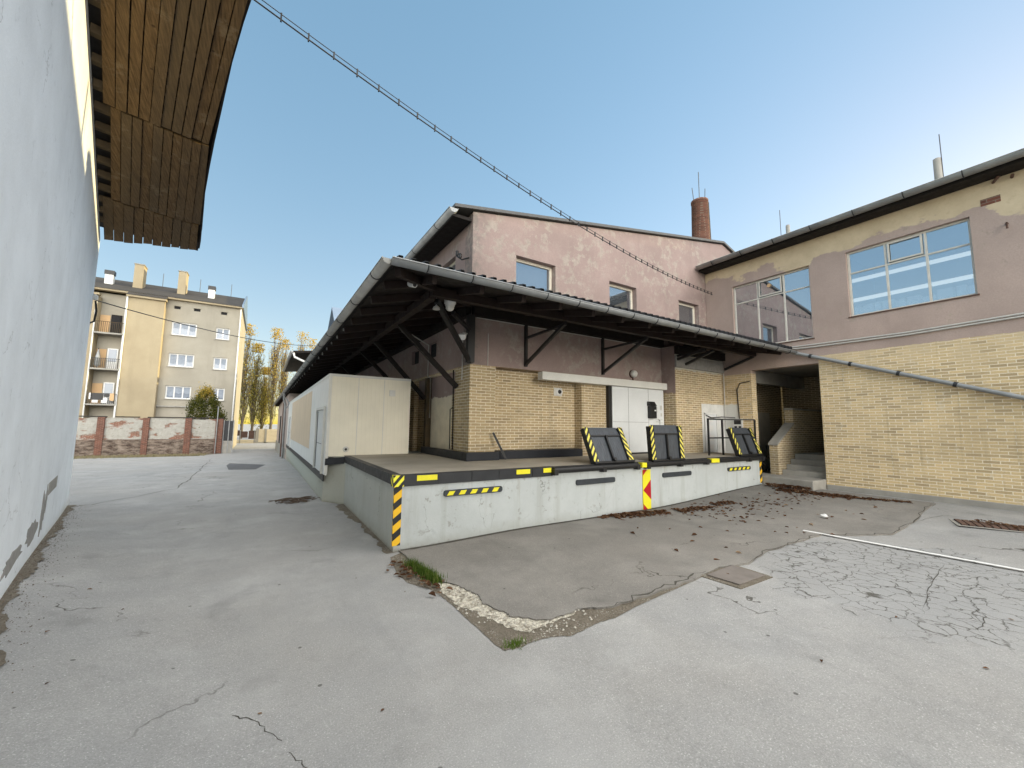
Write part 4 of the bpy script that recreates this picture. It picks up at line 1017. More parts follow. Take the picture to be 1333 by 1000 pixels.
b = MB(); b.lathe((1.93, 11.262, 1.34), [(.04, .01), (.03, -.01)], 10, 'y'); b.build('outlet_hole', 'black', cb_)
MB().box(3.0, 3.16, 11.275, 11.30, 2.78, 2.95).build('vent_grille', 'cream', cb_)
# rest of the lane side
t = thing('annex', 'pale pink lean-to annex at the far end of the lane', 'building', (1.6, 29.2, -.4))
MB().box(1.45, 4.1, 29.2, 46.5, -1.0, 3.9).build('wall', 'far_pink', t)
b = MB()
for y in (33.5, 38.5): b.box(1.40, 1.46, y, y+1.4, .3, 2.6)
b.build('window', 'dark', t)
MB().box(1.39, 1.449, 29.3, 46.4, -.9, .35).build('base_band', 'concrete', t)
t = thing('downpipe', 'grey and red downpipe at the far end of the canopy eave', 'downpipe', (1.25, 31, -.4))
b = MB(); b.tube([(1.20, 30, 4.0), (1.2, 30.1, 3.6), (1.30, 30.2, 3.2), (1.34, 30.2, -.15), (1.2, 30.2, -.3)], .07, 8); b.build('pipe', 'gutter', t)
b = MB(); b.tube([(1.32, 31.6, 3.4), (1.32, 31.6, -.25)], .09, 8); b.build('pipe', 'rust', t)
b = MB(); b.tube([(1.2+.35*math.sin(q/10*math.pi)*.6, 28.4+.3*math.cos(q/10*math.pi), 3.6-.08*q) for q in range(11)], .03, 6); b.build('hose', 'gutter', t)

# ------------------------------------------------------------------ right wing
WX = 13.8
wing = thing('brick_wing', 'two-storey wing on the right with tan brick ground floor and pink cream upper floor', 'building', (WX, 5.2, .4))
def wingmat():
    a = N('wing_facade'); p = a.sep(a.pos())
    bc, bh = brick_field(a, 1, 1.42)
    pc, ph = pink_field(a, (.475, .37, .32), .58, (.44, .37, .30))
    # fallen top coat: cream band under the eave with a ragged lower edge
    ey = a.math('ADD', a.noise(.55, 7, .58, vec=a.map(a.pos(), (1, 1, 1.6), loc=(0, 1.3, .2))), 0.0)
    lim = a.math('SUBTRACT', 7.86, a.math('MULTIPLY', a.rng(ey, .36, .66), 1.0))
    lim = a.math('SUBTRACT', lim, a.rng(p[1], 3.2, .6, 0, .75))
    cm = a.rng(a.math('SUBTRACT', p[2], lim), -.03, .03)
    cr = a.mix(a.rng(a.noise(1.8, 7, .65), .3, .7), c3(.49, .395, .265), c3(.63, .52, .36))
    cr = a.mix(a.rng(a.noise(5, 6, .7), .55, .75, 0, .4), cr, c3(.33, .25, .16))
    uc = a.mix(cm, pc, cr); uh = a.math('SUBTRACT', ph, cm)
    sm = a.math('MULTIPLY', a.rng(p[2], 3.3, 4.2), a.rng(a.noise(1.6, 6, .6), .40, .58))
    sm = a.math('MAXIMUM', sm, a.math('MULTIPLY', a.rng(p[1], 3.2, 5.0), a.rng(p[2], 3.75, 4.0)))
    bc = a.mix(a.math('MULTIPLY', sm, .85), bc, c3(.56, .45, .29))
    wpch = a.math('MULTIPLY', a.rng(a.math('ADD', p[1], a.math('MULTIPLY', a.noise(6, 5), .12)), 7.60, 7.62), a.rng(a.math('ADD', p[2], a.math('MULTIPLY', a.noise(6, 5), .15)), 2.9, 2.88))
    bc = a.mix(wpch, bc, c3(.66, .66, .63))
    zz = a.math('ADD', p[2], a.math('MULTIPLY', a.math('SUBTRACT', a.noise(5, 5, .6), .5), .07))
    f = a.math('MAXIMUM', a.rng(zz, 4.135, 4.145), a.math('MULTIPLY', a.rng(p[1], 5.13, 5.16), a.rng(p[2], 3.8, 3.85)))
    c = a.mix(f, bc, uc); h = a.mix(f, a.math('MULTIPLY', bh, a.math('SUBTRACT', 1.0, a.math('MULTIPLY', sm, .7))), uh)
    return a.done(c, .9, a.bump(h, .5, .006), spec=.2)
M['wing'] = wingmat()
W1 = (1.96, 4.33, 5.13, 7.0); W2 = (5.23, 7.58, 4.7, 6.94)
MB().wall(PX(WX), [-16, 8.56], [.3, 4.14, 7.95], [W1, W2, (5.15, 7.08, .3, 3.93), (-2.4, -.1, 5.13, 7.0)], .3).build('wall', 'wing', wing)
MB().box(WX-.03, WX+.28, -16, 5.14, -.1, .44).build('plinth', 'concrete', wing, .015)
window(wing, PX(WX), W1[0]+.002, W1[1]-.002, W1[2]+.002, W1[3]-.002, .10, [2.74, 3.51], [6.38], .05, 'frame', 'glass_see', (2.79, 3.46, 6.42, 6.95))
window(wing, PX(WX), W2[0]+.002, W2[1]-.002, W2[2]+.002, W2[3]-.002, .10, [5.99, 6.79], [6.32], .05, 'frame', 'glass', (6.04, 6.74, 6.36, 6.89))
window(wing, PX(WX), -2.398, -.102, 5.132, 6.998, .10, [-1.6, -.8], [6.38], .05, 'frame', 'glass')
for W_ in (W1, W2, (-2.4, -.1, 5.13, 7.0)): MB().box(WX-.025, WX+.09, W_[0]-.03, W_[1]+.03, W_[2]-.035, W_[2]-.003).build('sill', 'rust', wing)
# room behind the see-through window
b = MB(); b.box(18.2, 18.3, .5, 5.05, 4.6, 7.6); b.box(14.15, 18.2, 4.95, 5.05, 4.6, 7.6); b.box(14.15, 18.2, .5, .6, 4.6, 7.6); b.box(14.12, 18.3, .5, 5.05, 7.6, 7.7); b.box(14.12, 18.3, .5, 5.05, 4.5, 4.6); b.build('room', 'interior', wing)
b = MB()
for x, z in ((14.30, 6.24), (14.30, 5.66)): b.box(x, x+.08, .7, 4.9, z, z+.09)
b.each('light_strip', 'tube', wing)
b = MB(); y = 1.2
while y < 4.7:
    w_ = random.uniform(.12, .3); b.box(14.16, 14.4, y, y+w_, 4.62, 5.36+random.uniform(0, .22)); y += w_+random.uniform(.01, .06)
b.each('carton', 'carton', wing)
b = MB(); b.lathe((WX+.08, 6.42, 6.68), [(.06, .02), (.06, .01)], 14, 'x'); b.build('vent_disc', 'orange', wing)
# roof, gutter
b = MB(); b.prism([(13.28, -16, 7.80), (13.28, -16, 7.92), (20, -16, 9.55), (20, -16, 9.43)], (0, 24.52, 0)); b.prism([(20.002, -16, 9.43), (20.002, -16, 9.55), (27, -16, 7.9), (27, -16, 7.8)], (0, 24.52, 0)); b.build('roof', 'rooftin', wing)
MB().box(13.36, 13.79, -16, 8.52, 7.70, 7.795).build('eave_board', 'darkwood', wing)
b = MB(); b.halfgutter((13.24, 8.50, 7.86), (13.24, -16, 7.86), .115); gf = b.build('gutter', 'gutter_old', wing)
b = MB()
for i in range(24): y = 7.9-i*1.0; b.tube([(13.24+.12*math.cos(R(t)), y, 7.86+.12*math.sin(R(t))) for t in range(175, 366, 19)], .012, 5)
b.each('gutter_hook', 'blackband', gf)
# little roof chimneys and rods
for y, z, r_, h_ in ((2.93, 8.9, .09, 1.33), (7.05, 8.7, .07, 1.2)):
    b = MB(); b.lathe((17, y, z), [(r_*1.1, 0), (r_, h_), (r_*.7, h_+.02)], 12); o = b.build('vent_pipe', 'concrete', wing)
    b = MB(); b.tube([(17, y-.1 if y < 5 else y+.25, z), (17, y-.1 if y < 5 else y+.25, z+h_+.75)], .012, 5); b.each('lightning_rod', 'copper', o)
# conduits along the wing
b = MB(); b.tube([(13.76, 5.8, 4.44), (13.76, 5.3, 4.42), (13.76, 3.2, 4.40), (13.76, 1.3, 4.46), (13.76, -6, 4.5)], .022, 6); b.tube([(13.76, 5.8, 4.50), (13.76, 3.2, 4.46), (13.76, 1.3, 4.52), (13.76, -6, 4.56)], .022, 6); b.each('conduit', 'paleconduit', wing)
b = MB()
for y, z, w_, h_ in ((1.62, 7.22, .30, .16),): b.box(WX-.006, WX+.02, y-w_/2, y+w_/2, z-h_/2, z+h_/2)
b.build('exposed_brick', 'redbrick', wing)
b = MB(); b.tube([(WX, 1.55, 7.62), (WX-.12, 1.5, 7.62), (WX-.12, 1.45, 7.68)], .03, 6); b.tube([(WX, 1.28, 7.60), (WX-.1, 1.26, 7.62)], .03, 6); b.tube([(WX, 1.42, 6.58), (WX-.1, 1.42, 6.58), (WX-.1, 1.42, 6.45)], .02, 6); b.each('iron_hook', 'rust', wing)
dp = thing('drain_pipe', 'long grey drain pipe sloping across the tan brick wing wall', 'drain pipe', (13.68, 5.7, 4.28))
b = MB(); b.tube([(13.7, 5.72, 4.30), (13.70, 5.5, 4.22), (13.70, 1.47, 2.705), (13.7, -3.2, .97)], .055, 10); b.build('pipe', 'gutter', dp)
b = MB()
for t_ in (.05, .28, .52, .76): y = 5.5-4.03*t_; z = 4.22-1.515*t_; b.tube([(13.70, y+.03, z+.011), (13.70, y-.03, z-.011)], .066, 10); b.box(13.74, 13.80, y-.015, y+.015, z-.02, z+.02)
b.each('pipe_clamp', 'blackband', dp)
# pillar at the inner corner
b = MB(); b.box(13.21, 13.795, 5.16, 6.86, 3.93, 4.3) if False else None
# stair recess
mrec = facade('stair_brick_x', 0, 9, 0, 'pink', .8, patches=[(14.3, 16.9, .2, 2.6, .12, (.50, .46, .38))])
mrec2 = facade('stair_brick_y', 1, 9, 0, 'pink', .8)
MB().box(13.81, 18.2, 8.05, 8.2, .1, 4.3).build('recess_wall', mrec, wing)
MB().box(18.0, 18.2, 4.8, 8.04, .1, 4.3).build('recess_wall', mrec2, wing)
MB().box(14.11, 17.99, 4.95, 5.12, .1, 4.3).build('recess_wall', mrec, wing)
MB().box(13.81, 18.2, 4.8, 8.2, 4.0, 4.12).build('recess_ceiling', 'concrete', wing)
b = MB(); b.box(13.9, 17.9, 7.2, 7.4, 3.55, 3.98); b.build('ceiling_beam', 'concrete', wing)
MB().box(14.9, 16.0, 5.122, 5.16, 1.2, 3.3).build('doorway', 'whitedoor', wing)
st_ = thing('entrance_stairs', 'concrete entrance steps with a tan brick parapet inside the dark recess', 'stairs', (13.8, 5.8, .4))
MB().prism([(12.98, 5.16, -.1), (13.06, 6.52, -.1), (13.03, 7.06, -.1), (14.12, 7.06, -.1), (14.12, 5.16, -.1)], (0, 0, .67)).build('landing', 'concrete', st_, .02)
b = MB()
for i in range(4): b.box(14.0+i*.29, 18, 5.125+i*.0005, 6.385-i*.0005, .3+i*.155, .57+(i+1)*.155)
b.build('steps', 'concrete', st_, .015)
mpar = facade('parapet_brick', 0, 9, 0, 'pink', .95)
b = MB(); b.prism([(13.8, 6.39, .3), (18, 6.39, .3), (18, 6.39, 2.62), (14.92, 6.39, 2.62), (14.92, 6.39, 2.12), (13.8, 6.39, 1.47)], (0, .24, 0)); b.build('parapet', mpar, st_)
b = MB(); b.prism([(13.77, 6.37, 1.472), (14.915, 6.37, 2.14), (14.915, 6.37, 2.20), (13.77, 6.37, 1.53)], (0, .28, 0)); b.box(14.89, 18, 6.37, 6.65, 2.622, 2.68); b.build('coping', 'concrete', st_)
t = thing('control_box', 'black electric control box on the whitewashed recess wall', 'electric box', (15.5, 8.0, 2.2))
MB().box(15.2, 15.7, 7.88, 8.045, 2.05, 2.4).build('box', 'black', t, .01)
b = MB(); b.tube([(15.2, 8.0, 2.25), (14.9, 8.0, 2.1), (14.6, 8.02, 1.85), (14.2, 8.02, 1.85)], .02, 6); b.build('cable', 'black', t)
t = thing('cable_coil', 'tangle of dark cables hanging down beside the dock end', 'cable', (13.6, 7.0, 1))
b = MB()
for k in range(9):
    y = 6.9+random.uniform(-.2, .5); x = 13.95+random.uniform(-.2, .4); b.tube([(x+.2*math.sin(q*.9+k), y+.15*math.cos(q*.7+k), .62+q*.09) for q in range(10)], .018, 5)
b.build('cable', 'black', t)

# ------------------------------------------------------------------ chimney
ch = thing('brick_chimney', 'round red brick factory chimney rising behind the warehouse roof', 'chimney', (22.3, 14, 5))
b = MB(); b.lathe((22.3, 14, 5), [(.66, 0), (.56, 6), (.475, 10.85), (.50, 10.86), (.50, 11.0), (.44, 11.01), (.36, 10.7)], 28); b.build('stack', 'redbrick', ch)
b = MB()
for dx, dy, h_, lx in ((0, 0, 2.0, 0), (-.42, .1, .8, -.15), (.38, -.1, 1.0, .1)): b.tube([(22.3+dx, 14+dy, 15.8), (22.3+dx+lx, 14+dy, 15.95+h_)], .022, 5)
b.each('lightning_rod', 'copper', ch)
b = MB(); b.tube([(22.76, 13.7, 15.95), (22.9, 13.6, 8)], .03, 5); b.build('ladder_cable', 'copper', ch)

# ------------------------------------------------------------------ overhead cable
oc = thing('overhead_cable', 'twin black overhead cable with spacer clips sagging across the sky', 'cable', (6.5, 7, 6.9))
A0 = Vector((-.6, 5.2, 7.0)); A1 = Vector((13.72, 8.25, 6.84))
def cat(t, dz=0): q = A0.lerp(A1, t); q.z += dz-4*.42*t*(1-t); return q
b = MB(); b.tube([cat(i/60) for i in range(61)], .010, 5); b.tube([cat(i/60, .07) for i in range(61)], .006, 5); b.build('wire', 'black', oc)
b = MB()
for i in range(46):
    t_ = (i+.6)/46; q = cat(t_, .037); b.box(q.x-.009, q.x+.009, q.y-.012, q.y+.012, q.z-.06+random.uniform(-.01, .012), q.z+.045)
b.each('spacer_clip', 'black', oc)
t = thing('span_wire', 'thin wire from the white wall corner across to the far warehouse', 'cable', (-3.8, 13.9, 4.9))
b = MB(); B0 = Vector((-3.7, 13.9, 5.02)); B1 = Vector((4.2, 33, 8.0)); b.tube([B0.lerp(B1, i/24)-Vector((0, 0, 4*.45*(i/24)*(1-i/24))) for i in range(25)], .014, 5); b.build('wire', 'black', t)
b = MB(); b.lathe((-3.72, 13.86, 5.08), [(.03, -.06), (.06, -.03), (.06, .05), (.02, .08)], 12); b.build('insulator', 'white', t)
b = MB(); b.tube([(-3.7, 13.85, 5.0), (-3.68, 13.9, 4.75), (-3.72, 13.98, 4.5), (-3.85, 14.0, 4.42)], .022, 6); b.build('drop_cable', 'black', t)
# dormer turret on the roof
t = thing('roof_turret', 'little roof house with blue-grey tin roof above the long gutter', 'roof turret', (4.6, 31, 7.3))
MB().box(4.25, 9, 29.7, 32.3, 7.3, 9.15).build('wall', 'far_pink', t)
MB().prism([(4.25, 29.7, 9.152), (4.25, 32.3, 9.152), (4.25, 31, 10.2)], (4.7, 0, 0)).build('gable', 'far_pink', t)
b = MB(); b.prism([(3.85, 31, 10.42), (3.85, 29.35, 9.0), (3.85, 29.35, 8.9), (3.85, 31, 10.3)], (5.2, 0, 0)); b.prism([(3.85, 31.002, 10.42), (3.85, 31.002, 10.3), (3.85, 32.65, 8.9), (3.85, 32.65, 9.0)], (5.2, 0, 0)); b.build('roof', 'bluetin', t)

# ------------------------------------------------------------------ apartment building
AY = 47
ap = thing('apartment_block', 'four-storey beige apartment block behind the old brick wall', 'apartment block', (-8, AY, -.6))
aw = [(-7.45, -5.62, 9.94, 11.15), (-7.45, -5.62, 7.03, 8.24), (-7.45, -5.62, 4.09, 5.27), (-4.17, -3.09, 9.93, 11.05), (-4.17, -3.09, 7.01, 8.17), (-4.17, -3.09, 4.08, 5.24)]
att = [(-7.40, -6.94), (-5.96, -5.48), (-3.89, -3.42)]
MB().wall(PY(AY), [-7.95, -2.25], [-1.2, 13.15], aw+[(a, c, 12.36, 12.62) for a, c in att], .5).build('wall', 'apt_grey', ap)
MB().box(-30, -2.25, AY+.52, AY+11, -1.2, 13.1).build('wall', 'apt_grey', ap)
MB().box(-10.4, -7.96, AY-.65, AY+.5, -1.2, 12.75).build('bay', 'apt_yellow', ap)
MB().box(-16, -12.25, AY-.65, AY+.5, -1.2, 12.55).build('bay', 'apt_yellow', ap)
MB().box(-30, -16.01, AY, AY+.5, -1.2, 13.1).build('wall', 'apt_grey', ap)
MB().box(-12.24, -10.41, AY+.3, AY+.515, -1.2, 13.0).build('loggia_wall', 'apt_grey', ap)
for x0, x1, z0, z1 in aw:
    n3 = (x1-x0) > 1.5; cols = [x0+(x1-x0)/3, x0+2*(x1-x0)/3] if n3 else [(x0+x1)/2]
    o = window(ap, PY(AY), x0+.001, x1-.001, z0+.001, z1-.001, .12, cols, [], .10, 'white', 'glass_far', depth=.08)
    MB().box(x0-.06, x1+.06, AY-.08, AY+.10, z0-.06, z0-.002).build('sill', 'concrete', o)
    b = MB(); nn_ = 3 if n3 else 2
    for i in range(nn_):
        xa = x0+.1+(x1-x0-.1)/nn_*i; xb = xa+(x1-x0)/nn_-.12
        zl = z0+.12+random.choice((.1, .35, .5))
        b.prism([(xa, AY+.153, z1-.1), (xb, AY+.153, z1-.1), (xb, AY+.153, zl+.1), ((xa+xb)/2, AY+.153, zl), (xa, AY+.153, zl+.12)], (0, .004, 0))
    b.each('curtain', 'curtain', o)
for a, c in att: MB().box(a, c, AY+.1, AY+.14, 12.36, 12.62).build('attic_vent', 'dark', ap); 
b = MB();
for a, c in att: b.box(a-.06, c+.06, AY-.05, AY+.1, 12.625, 12.70)
b.each('vent_lintel', 'apt_grey', ap)
# balconies
for zs, zt_, zr, zd, kind in ((9.32, 9.45, 10.37, 11.2, 0), (6.28, 6.41, 7.25, 8.24, 1), (3.31, 3.44, 4.30, 5.3, 2)):
    o = MB().box(-12.22, -10.42, AY-.85, AY+.29, zs, zt_).build('balcony', 'concrete', ap)
    d_ = MB().box(-11.53, -10.85, AY+.22, AY+.29, zt_, zd).build('balcony_door', 'white' if kind else 'darkwood', ap)
    MB().box(-11.45, -10.93, AY+.205, AY+.219, zt_+(.7 if kind else .1), zd-.08).build('pane', 'glass_far' if kind else 'dark', d_)
    MB().box(-12.22, -11.6, AY+.26, AY+.295, zt_, zd-.1).build('orange_panel', 'orange', ap)
    b = MB(); b.box(-12.2, -10.43, AY-.84, AY-.80, zr-.04, zr)
    for i in range(16): x = -12.18+i*.116; b.box(x-.012, x+.012, AY-.83, AY-.81, zt_, zr-.04)
    b.build('balcony_railing', 'black' if kind else 'oldpost', o)
    if kind == 2:
        t = thing('laundry', 'dark and white laundry hanging over the lowest balcony rail', 'laundry', (-11.4, AY-.9, 3.9))
        for x0, x1, mt, hh in ((-11.95, -11.2, 'black', .55), (-11.15, -10.85, 'black', .3), (-10.8, -10.55, 'orange', .6), (-12.05, -11.9, 'white', .5)): MB().box(x0, x1, AY-.90, AY-.845, zr-hh, zr+.02).build('cloth', mt, t)
        for x0, x1 in ((-11.85, -11.5), (-11.3, -10.95)): MB().box(x0, x1, AY-.885, AY-.846, zr-.78, zr-.35).build('cloth', 'white', t)
    if kind == 1:
        t = thing('folded_parasol', 'folded grey parasol leaning in the middle balcony corner', 'parasol', (-11.9, AY-.5, 6.41))
        b = MB(); b.lathe((-11.9, AY-.5, 6.5), [(.04, 0), (.20, .2), (.16, .9), (.04, 1.5)], 10); b.build('canopy', 'gutter', t)
        b = MB(); b.tube([(-11.9, AY-.5, 6.41), (-11.9, AY-.5, 8.1)], .03, 6); b.build('pole', 'black', t)
# cornice, gutter, roof
b = MB(); b.box(-30, -2.15, AY-.35, AY+.2, 13.152, 13.30); b.each('cornice', 'apt_yellow', ap)
b = MB(); b.box(-10.5, -7.85, AY-.9, AY-.36, 12.76, 12.92); b.box(-16, -12.15, AY-.9, AY-.36, 12.56, 12.72); b.each('bay_cornice', 'apt_yellow', ap)
b = MB(); b.prism([(-30, AY-.4, 13.302), (-30, AY+5.5, 15.7), (-30, AY+11.4, 13.302)], (27.75, 0, 0)); b.prism([(-10.5, AY-.95, 12.93), (-10.5, AY-.36, 13.29), (-10.5, AY-.36, 12.93)], (2.65, 0, 0)); b.build('roof', 'slate', ap)
MB().prism([(-2.248, AY-.45, 13.2), (-2.248, AY-.45, 13.5), (-2.248, AY+5.5, 16.0), (-2.248, AY+11.4, 13.4), (-2.248, AY+11.4, 13.2)], (.14, 0, 0)).build('verge_flashing', 'bluetin', ap)
for x0, x1 in ((-10.85, -10.2), (-7.65, -7.05)):
    o = MB().box(x0, x1, AY+2.2, AY+3.4, 13.8, 16.6).build('chimney', 'apt_yellow', ap)
    MB().box(x0-.05, x1+.05, AY+2.15, AY+3.45, 16.602, 16.68).build('chimney_cap', 'concrete', o)
for x0, x1 in ((-12.75, -12.2), (-5.25, -4.75)):
    o = MB().box(x0, x1, AY+2.2, AY+2.7, 14.2, 15.25).build('vent_stack', 'white', ap)
    MB().box(x0-.05, x1+.05, AY+2.15, AY+2.75, 15.252, 15.62).build('vent_cowl', 'black', o)
for x in (-9.3, -6.3, -3.6):
    MB().tube([(x, AY+5.3, 15.5), (x, AY+5.3, 17.0)], .025, 5).build('aerial', 'copper', ap)
b = MB(); b.tube([(-10.44, AY-.74, 12.75), (-10.44, AY-.74, -.6)], .07, 8); b.tube([(-2.33, AY-.1, 13.1), (-2.33, AY-.1, -.6)], .06, 8); b.tube([(-12.3, AY-.74, 12.5), (-12.3, AY-.74, -.6)], .05, 8); b.each('downpipe', 'white', ap)
MB().box(-7.94, -5.5, AY-.16, AY-.002, 3.34, 3.46).build('string_course', 'concrete', ap)
MB().box(-6.2, -5.3, AY-.03, AY-.002, 1.3, 2.2).build('door_hood', 'dark', ap)

# ------------------------------------------------------------------ old boundary wall
BY = 41
bw = thing('boundary_wall', 'crumbling rendered brick boundary wall with red brick piers', 'wall', (-8, BY, -.45))
b = MB(); x = -20
random.seed(5)
while x < -2.7:
    x1 = min(-2.7, x+random.uniform(.5, .9)); b.box(x, x1, BY, BY+.3, -.9, 2.24+random.uniform(-.03, .05)); x = x1
b.build('wall', 'oldwall', bw)
b = MB(); b.box(-20, -2.7, BY-.14, BY-.002, -.9, .62); b.each('footing', 'oldwall', bw)
for x0, x1 in ((-13.3, -12.9), (-10.08, -9.69), (-7.58, -7.21), (-5.07, -4.65), (-3.1, -2.6)): MB().box(x0, x1, BY-.20, BY+.32, -.9, 2.30).build('pier', 'redbrick', bw, .02)
b = MB(); x = -20
while x < -2.7: x1 = x+random.uniform(.3, .5); b.box(x, min(x1, -2.6), BY-.06, BY+.36, 2.305, 2.37+random.uniform(0, .03)) if random.random() < .8 else None; x = x1
b.build('coping', 'slate', bw)
t = thing('steel_gate', 'dark grey steel gate panel at the right end of the old wall', 'gate', (-2.2, BY, -.45))
MB().box(-2.58, -1.86, BY+.02, BY+.08, .5, 2.15).build('panel', 'blackband', t)
MB().box(-2.58, -1.86, BY, BY+.1, -.6, .49).build('base', 'concrete', t)
for x in (-2.55, -2.2, -1.88): MB().box(x-.03, x+.03, BY-.04, BY+.015, -.5, 2.2).build('post', 'gutter', t)
o = MB().tube([(-3.0, BY-.3, -.5), (-3.0, BY-.3, 3.3)], .04, 8).build('pole', 'gutter'); tag(o, 'thin grey pole in front of the old brick pier', 'pole')

# far sunlit fences
t = thing('cream_wall', 'sunlit cream boundary wall far behind the lane', 'wall', (1.5, 62, -.6))
M['creamwall'] = plain('cream_render', (.66, .55, .36), .9, var=.2, scale=2)
MB().box(-.3, 9, 62, 62.3, -1.0, 1.2).build('panel', 'creamwall', t)
b = MB(); b.box(-.45, -.1, 61.9, 62.4, -1.0, 1.3); b.box(.55, .8, 61.9, 62.0, -1, 1.22); b.build('pier', 'apt_grey', t)
MB().box(-.09, 9, 61.9, 61.998, -1.0, -.45).build('footing', 'apt_grey', t)
t = thing('rusty_fence', 'sunlit fence of rusty sheets on a low pale wall', 'fence', (-2, 62, -.6))
MB().box(-9, -.46, 62, 62.2, -1.0, -.15).build('low_wall', 'creamwall', t)
for x in (-4.6, -3.75, -2.9, -2.05, -1.2): MB().box(x, x+.75, 62.05, 62.1, -.14+random.uniform(0, .5), random.uniform(.75, 1.05)).build('rusty_sheet', 'rust', t)
for x in (-3.82, -2.1, -.55): MB().box(x-.05, x+.05, 61.98, 62.04, -.8, 1.1).build('post', 'concrete', t)

# ------------------------------------------------------------------ vegetation
def leafquad(b, p, s, rnd):
    n = Vector((rnd.gauss(0, 1), rnd.gauss(0, 1), rnd.gauss(0, 1))).normalized(); a = n.orthogonal().normalized(); a = (Matrix.Rotation(rnd.uniform(0, 6.28), 3, n) @ a); c = n.cross(a)
    b.add([p-a*s, p+c*s*.55, p+a*s, p-c*s*.55], [(0, 1, 2, 3)])
def poplar(x, y, H_, spread, seed, label, dens, gold):
    rnd = random.Random(seed); z0 = g(x, y)
    t = thing('poplar_tree', label, 'tree', (x, y, z0), 'tall poplars behind the far fence')
    b = MB(); leaf = MB(); leaf.tone = []
    b.tube([(x+rnd.uniform(-.06, .06)*i, y, z0-.3+H_*.96*i/6) for i in range(7)], .24, 7, True, .03)
    for k in range(95):
        zb = rnd.uniform(.06, .80)*H_; L_ = (H_-zb)*rnd.uniform(.35, .7); an = rnd.uniform(0, 6.28); sp = spread*rnd.uniform(.3, 1.0)*(1-.55*zb/H_)
        pts = []
        for i in range(5):
            q = i/4; pts.append((x+math.cos(an)*sp*(q**.6), y+math.sin(an)*sp*(q**.6), z0+zb+L_*q))
        b.tube(pts, rnd.uniform(.03, .065), 4, False, .010)
        nl = int(1.7*dens*rnd.uniform(.3, 1.2)*(1.5 if zb < .25*H_ else .55 if zb < .5*H_ else .32))
        for j in range(nl):
            q = rnd.uniform(.1, 1); i = min(3, int(q*4)); f_ = q*4-i; p = Vector(pts[i]).lerp(Vector(pts[i+1]), f_)
            cl = math.sin(k*12.9+math.floor(q*5)*7.3); p += Vector((rnd.gauss(0, .20+.12*cl), rnd.gauss(0, .20+.12*cl), rnd.gauss(0, .30)))
            if cl < -.55: continue
            n0 = len(leaf.v); leafquad(leaf, p, rnd.uniform(.08, .15), rnd); zz = (p.z-z0)/H_
            tn = min(1, max(0, rnd.gauss(.15+gold*zz, .22))); leaf.tone += [tn]*(len(leaf.v)-n0)
    for j in range(int(dens*7)):      # the gold tuft left at the tip
        p = Vector((x+rnd.gauss(0, .45), y+rnd.gauss(0, .45), z0+H_*rnd.uniform(.90, 1.0))); n0 = len(leaf.v); leafquad(leaf, p, rnd.uniform(.10, .2), rnd); leaf.tone += [min(1, rnd.uniform(.75, 1))]*(len(leaf.v)-n0)
    b.build('trunk', 'bark', t); leaf.build('crown', 'poplar', t)
poplar(-2.6, 80, 19.2, 1.7, 1, 'poplar closest to the apartment block with a gold tip', 46, .7)
poplar(-1.2, 82, 16.4, 1.7, 2, 'shorter greener poplar between two gold tipped poplars', 60, .4)
poplar(1.5, 80, 19.0, 1.6, 3, 'tall poplar with thick dark trunk just left of the canopy end', 44, .8)
poplar(2.9, 81, 17.4, 1.4, 4, 'bare-topped poplar leaning on its taller gold neighbour', 36, .8)
poplar(5.6, 82, 19.3, 1.4, 5, 'sparse gold poplar rising above the second canopy roof', 24, 1.0)
poplar(7.2, 82, 18.2, 1.3, 6, 'rightmost sparse poplar next to the long gutter', 22, 1.0)
poplar(.2, 84, 12.5, 1.9, 7, 'low bushy yellow poplar in the gap between the tall ones', 70, .6)
def conifer():
    rnd = random.Random(3); x, y, z0 = -4.05, 42.6, -.5
    t = thing('conifer', 'bushy dark green conifer with a yellow tip behind the old wall', 'tree', (x, y, z0)); b = MB(); b.tube([(x, y, z0), (x, y, 4.3)], .14, 7, True, .03); b.build('trunk', 'bark', t)
    leaf = MB(); leaf.tone = []
    for k in range(230):
        h_ = rnd.random(); an = rnd.uniform(0, 6.28); rad = 1.28*(1-h_**2.2)**.75*rnd.uniform(.72, 1.08)+.05
        c = Vector((x+rad*math.cos(an), y+rad*math.sin(an), z0+1.7+h_*3.5)); base = rnd.gauss(.28, .14)+(.6 if h_ > .82 else 0)
        sg = rnd.uniform(.09, .19)
        for j in range(62):
            p = c+Vector((rnd.gauss(0, sg), rnd.gauss(0, sg), rnd.gauss(0, sg*1.5)+.05)); n0 = len(leaf.v); leafquad(leaf, p, rnd.uniform(.035, .075), rnd)
            leaf.tone += [min(1, max(0, base+rnd.gauss(0, .10)))]*(len(leaf.v)-n0)
    leaf.build('crown', 'conifer', t)
conifer()
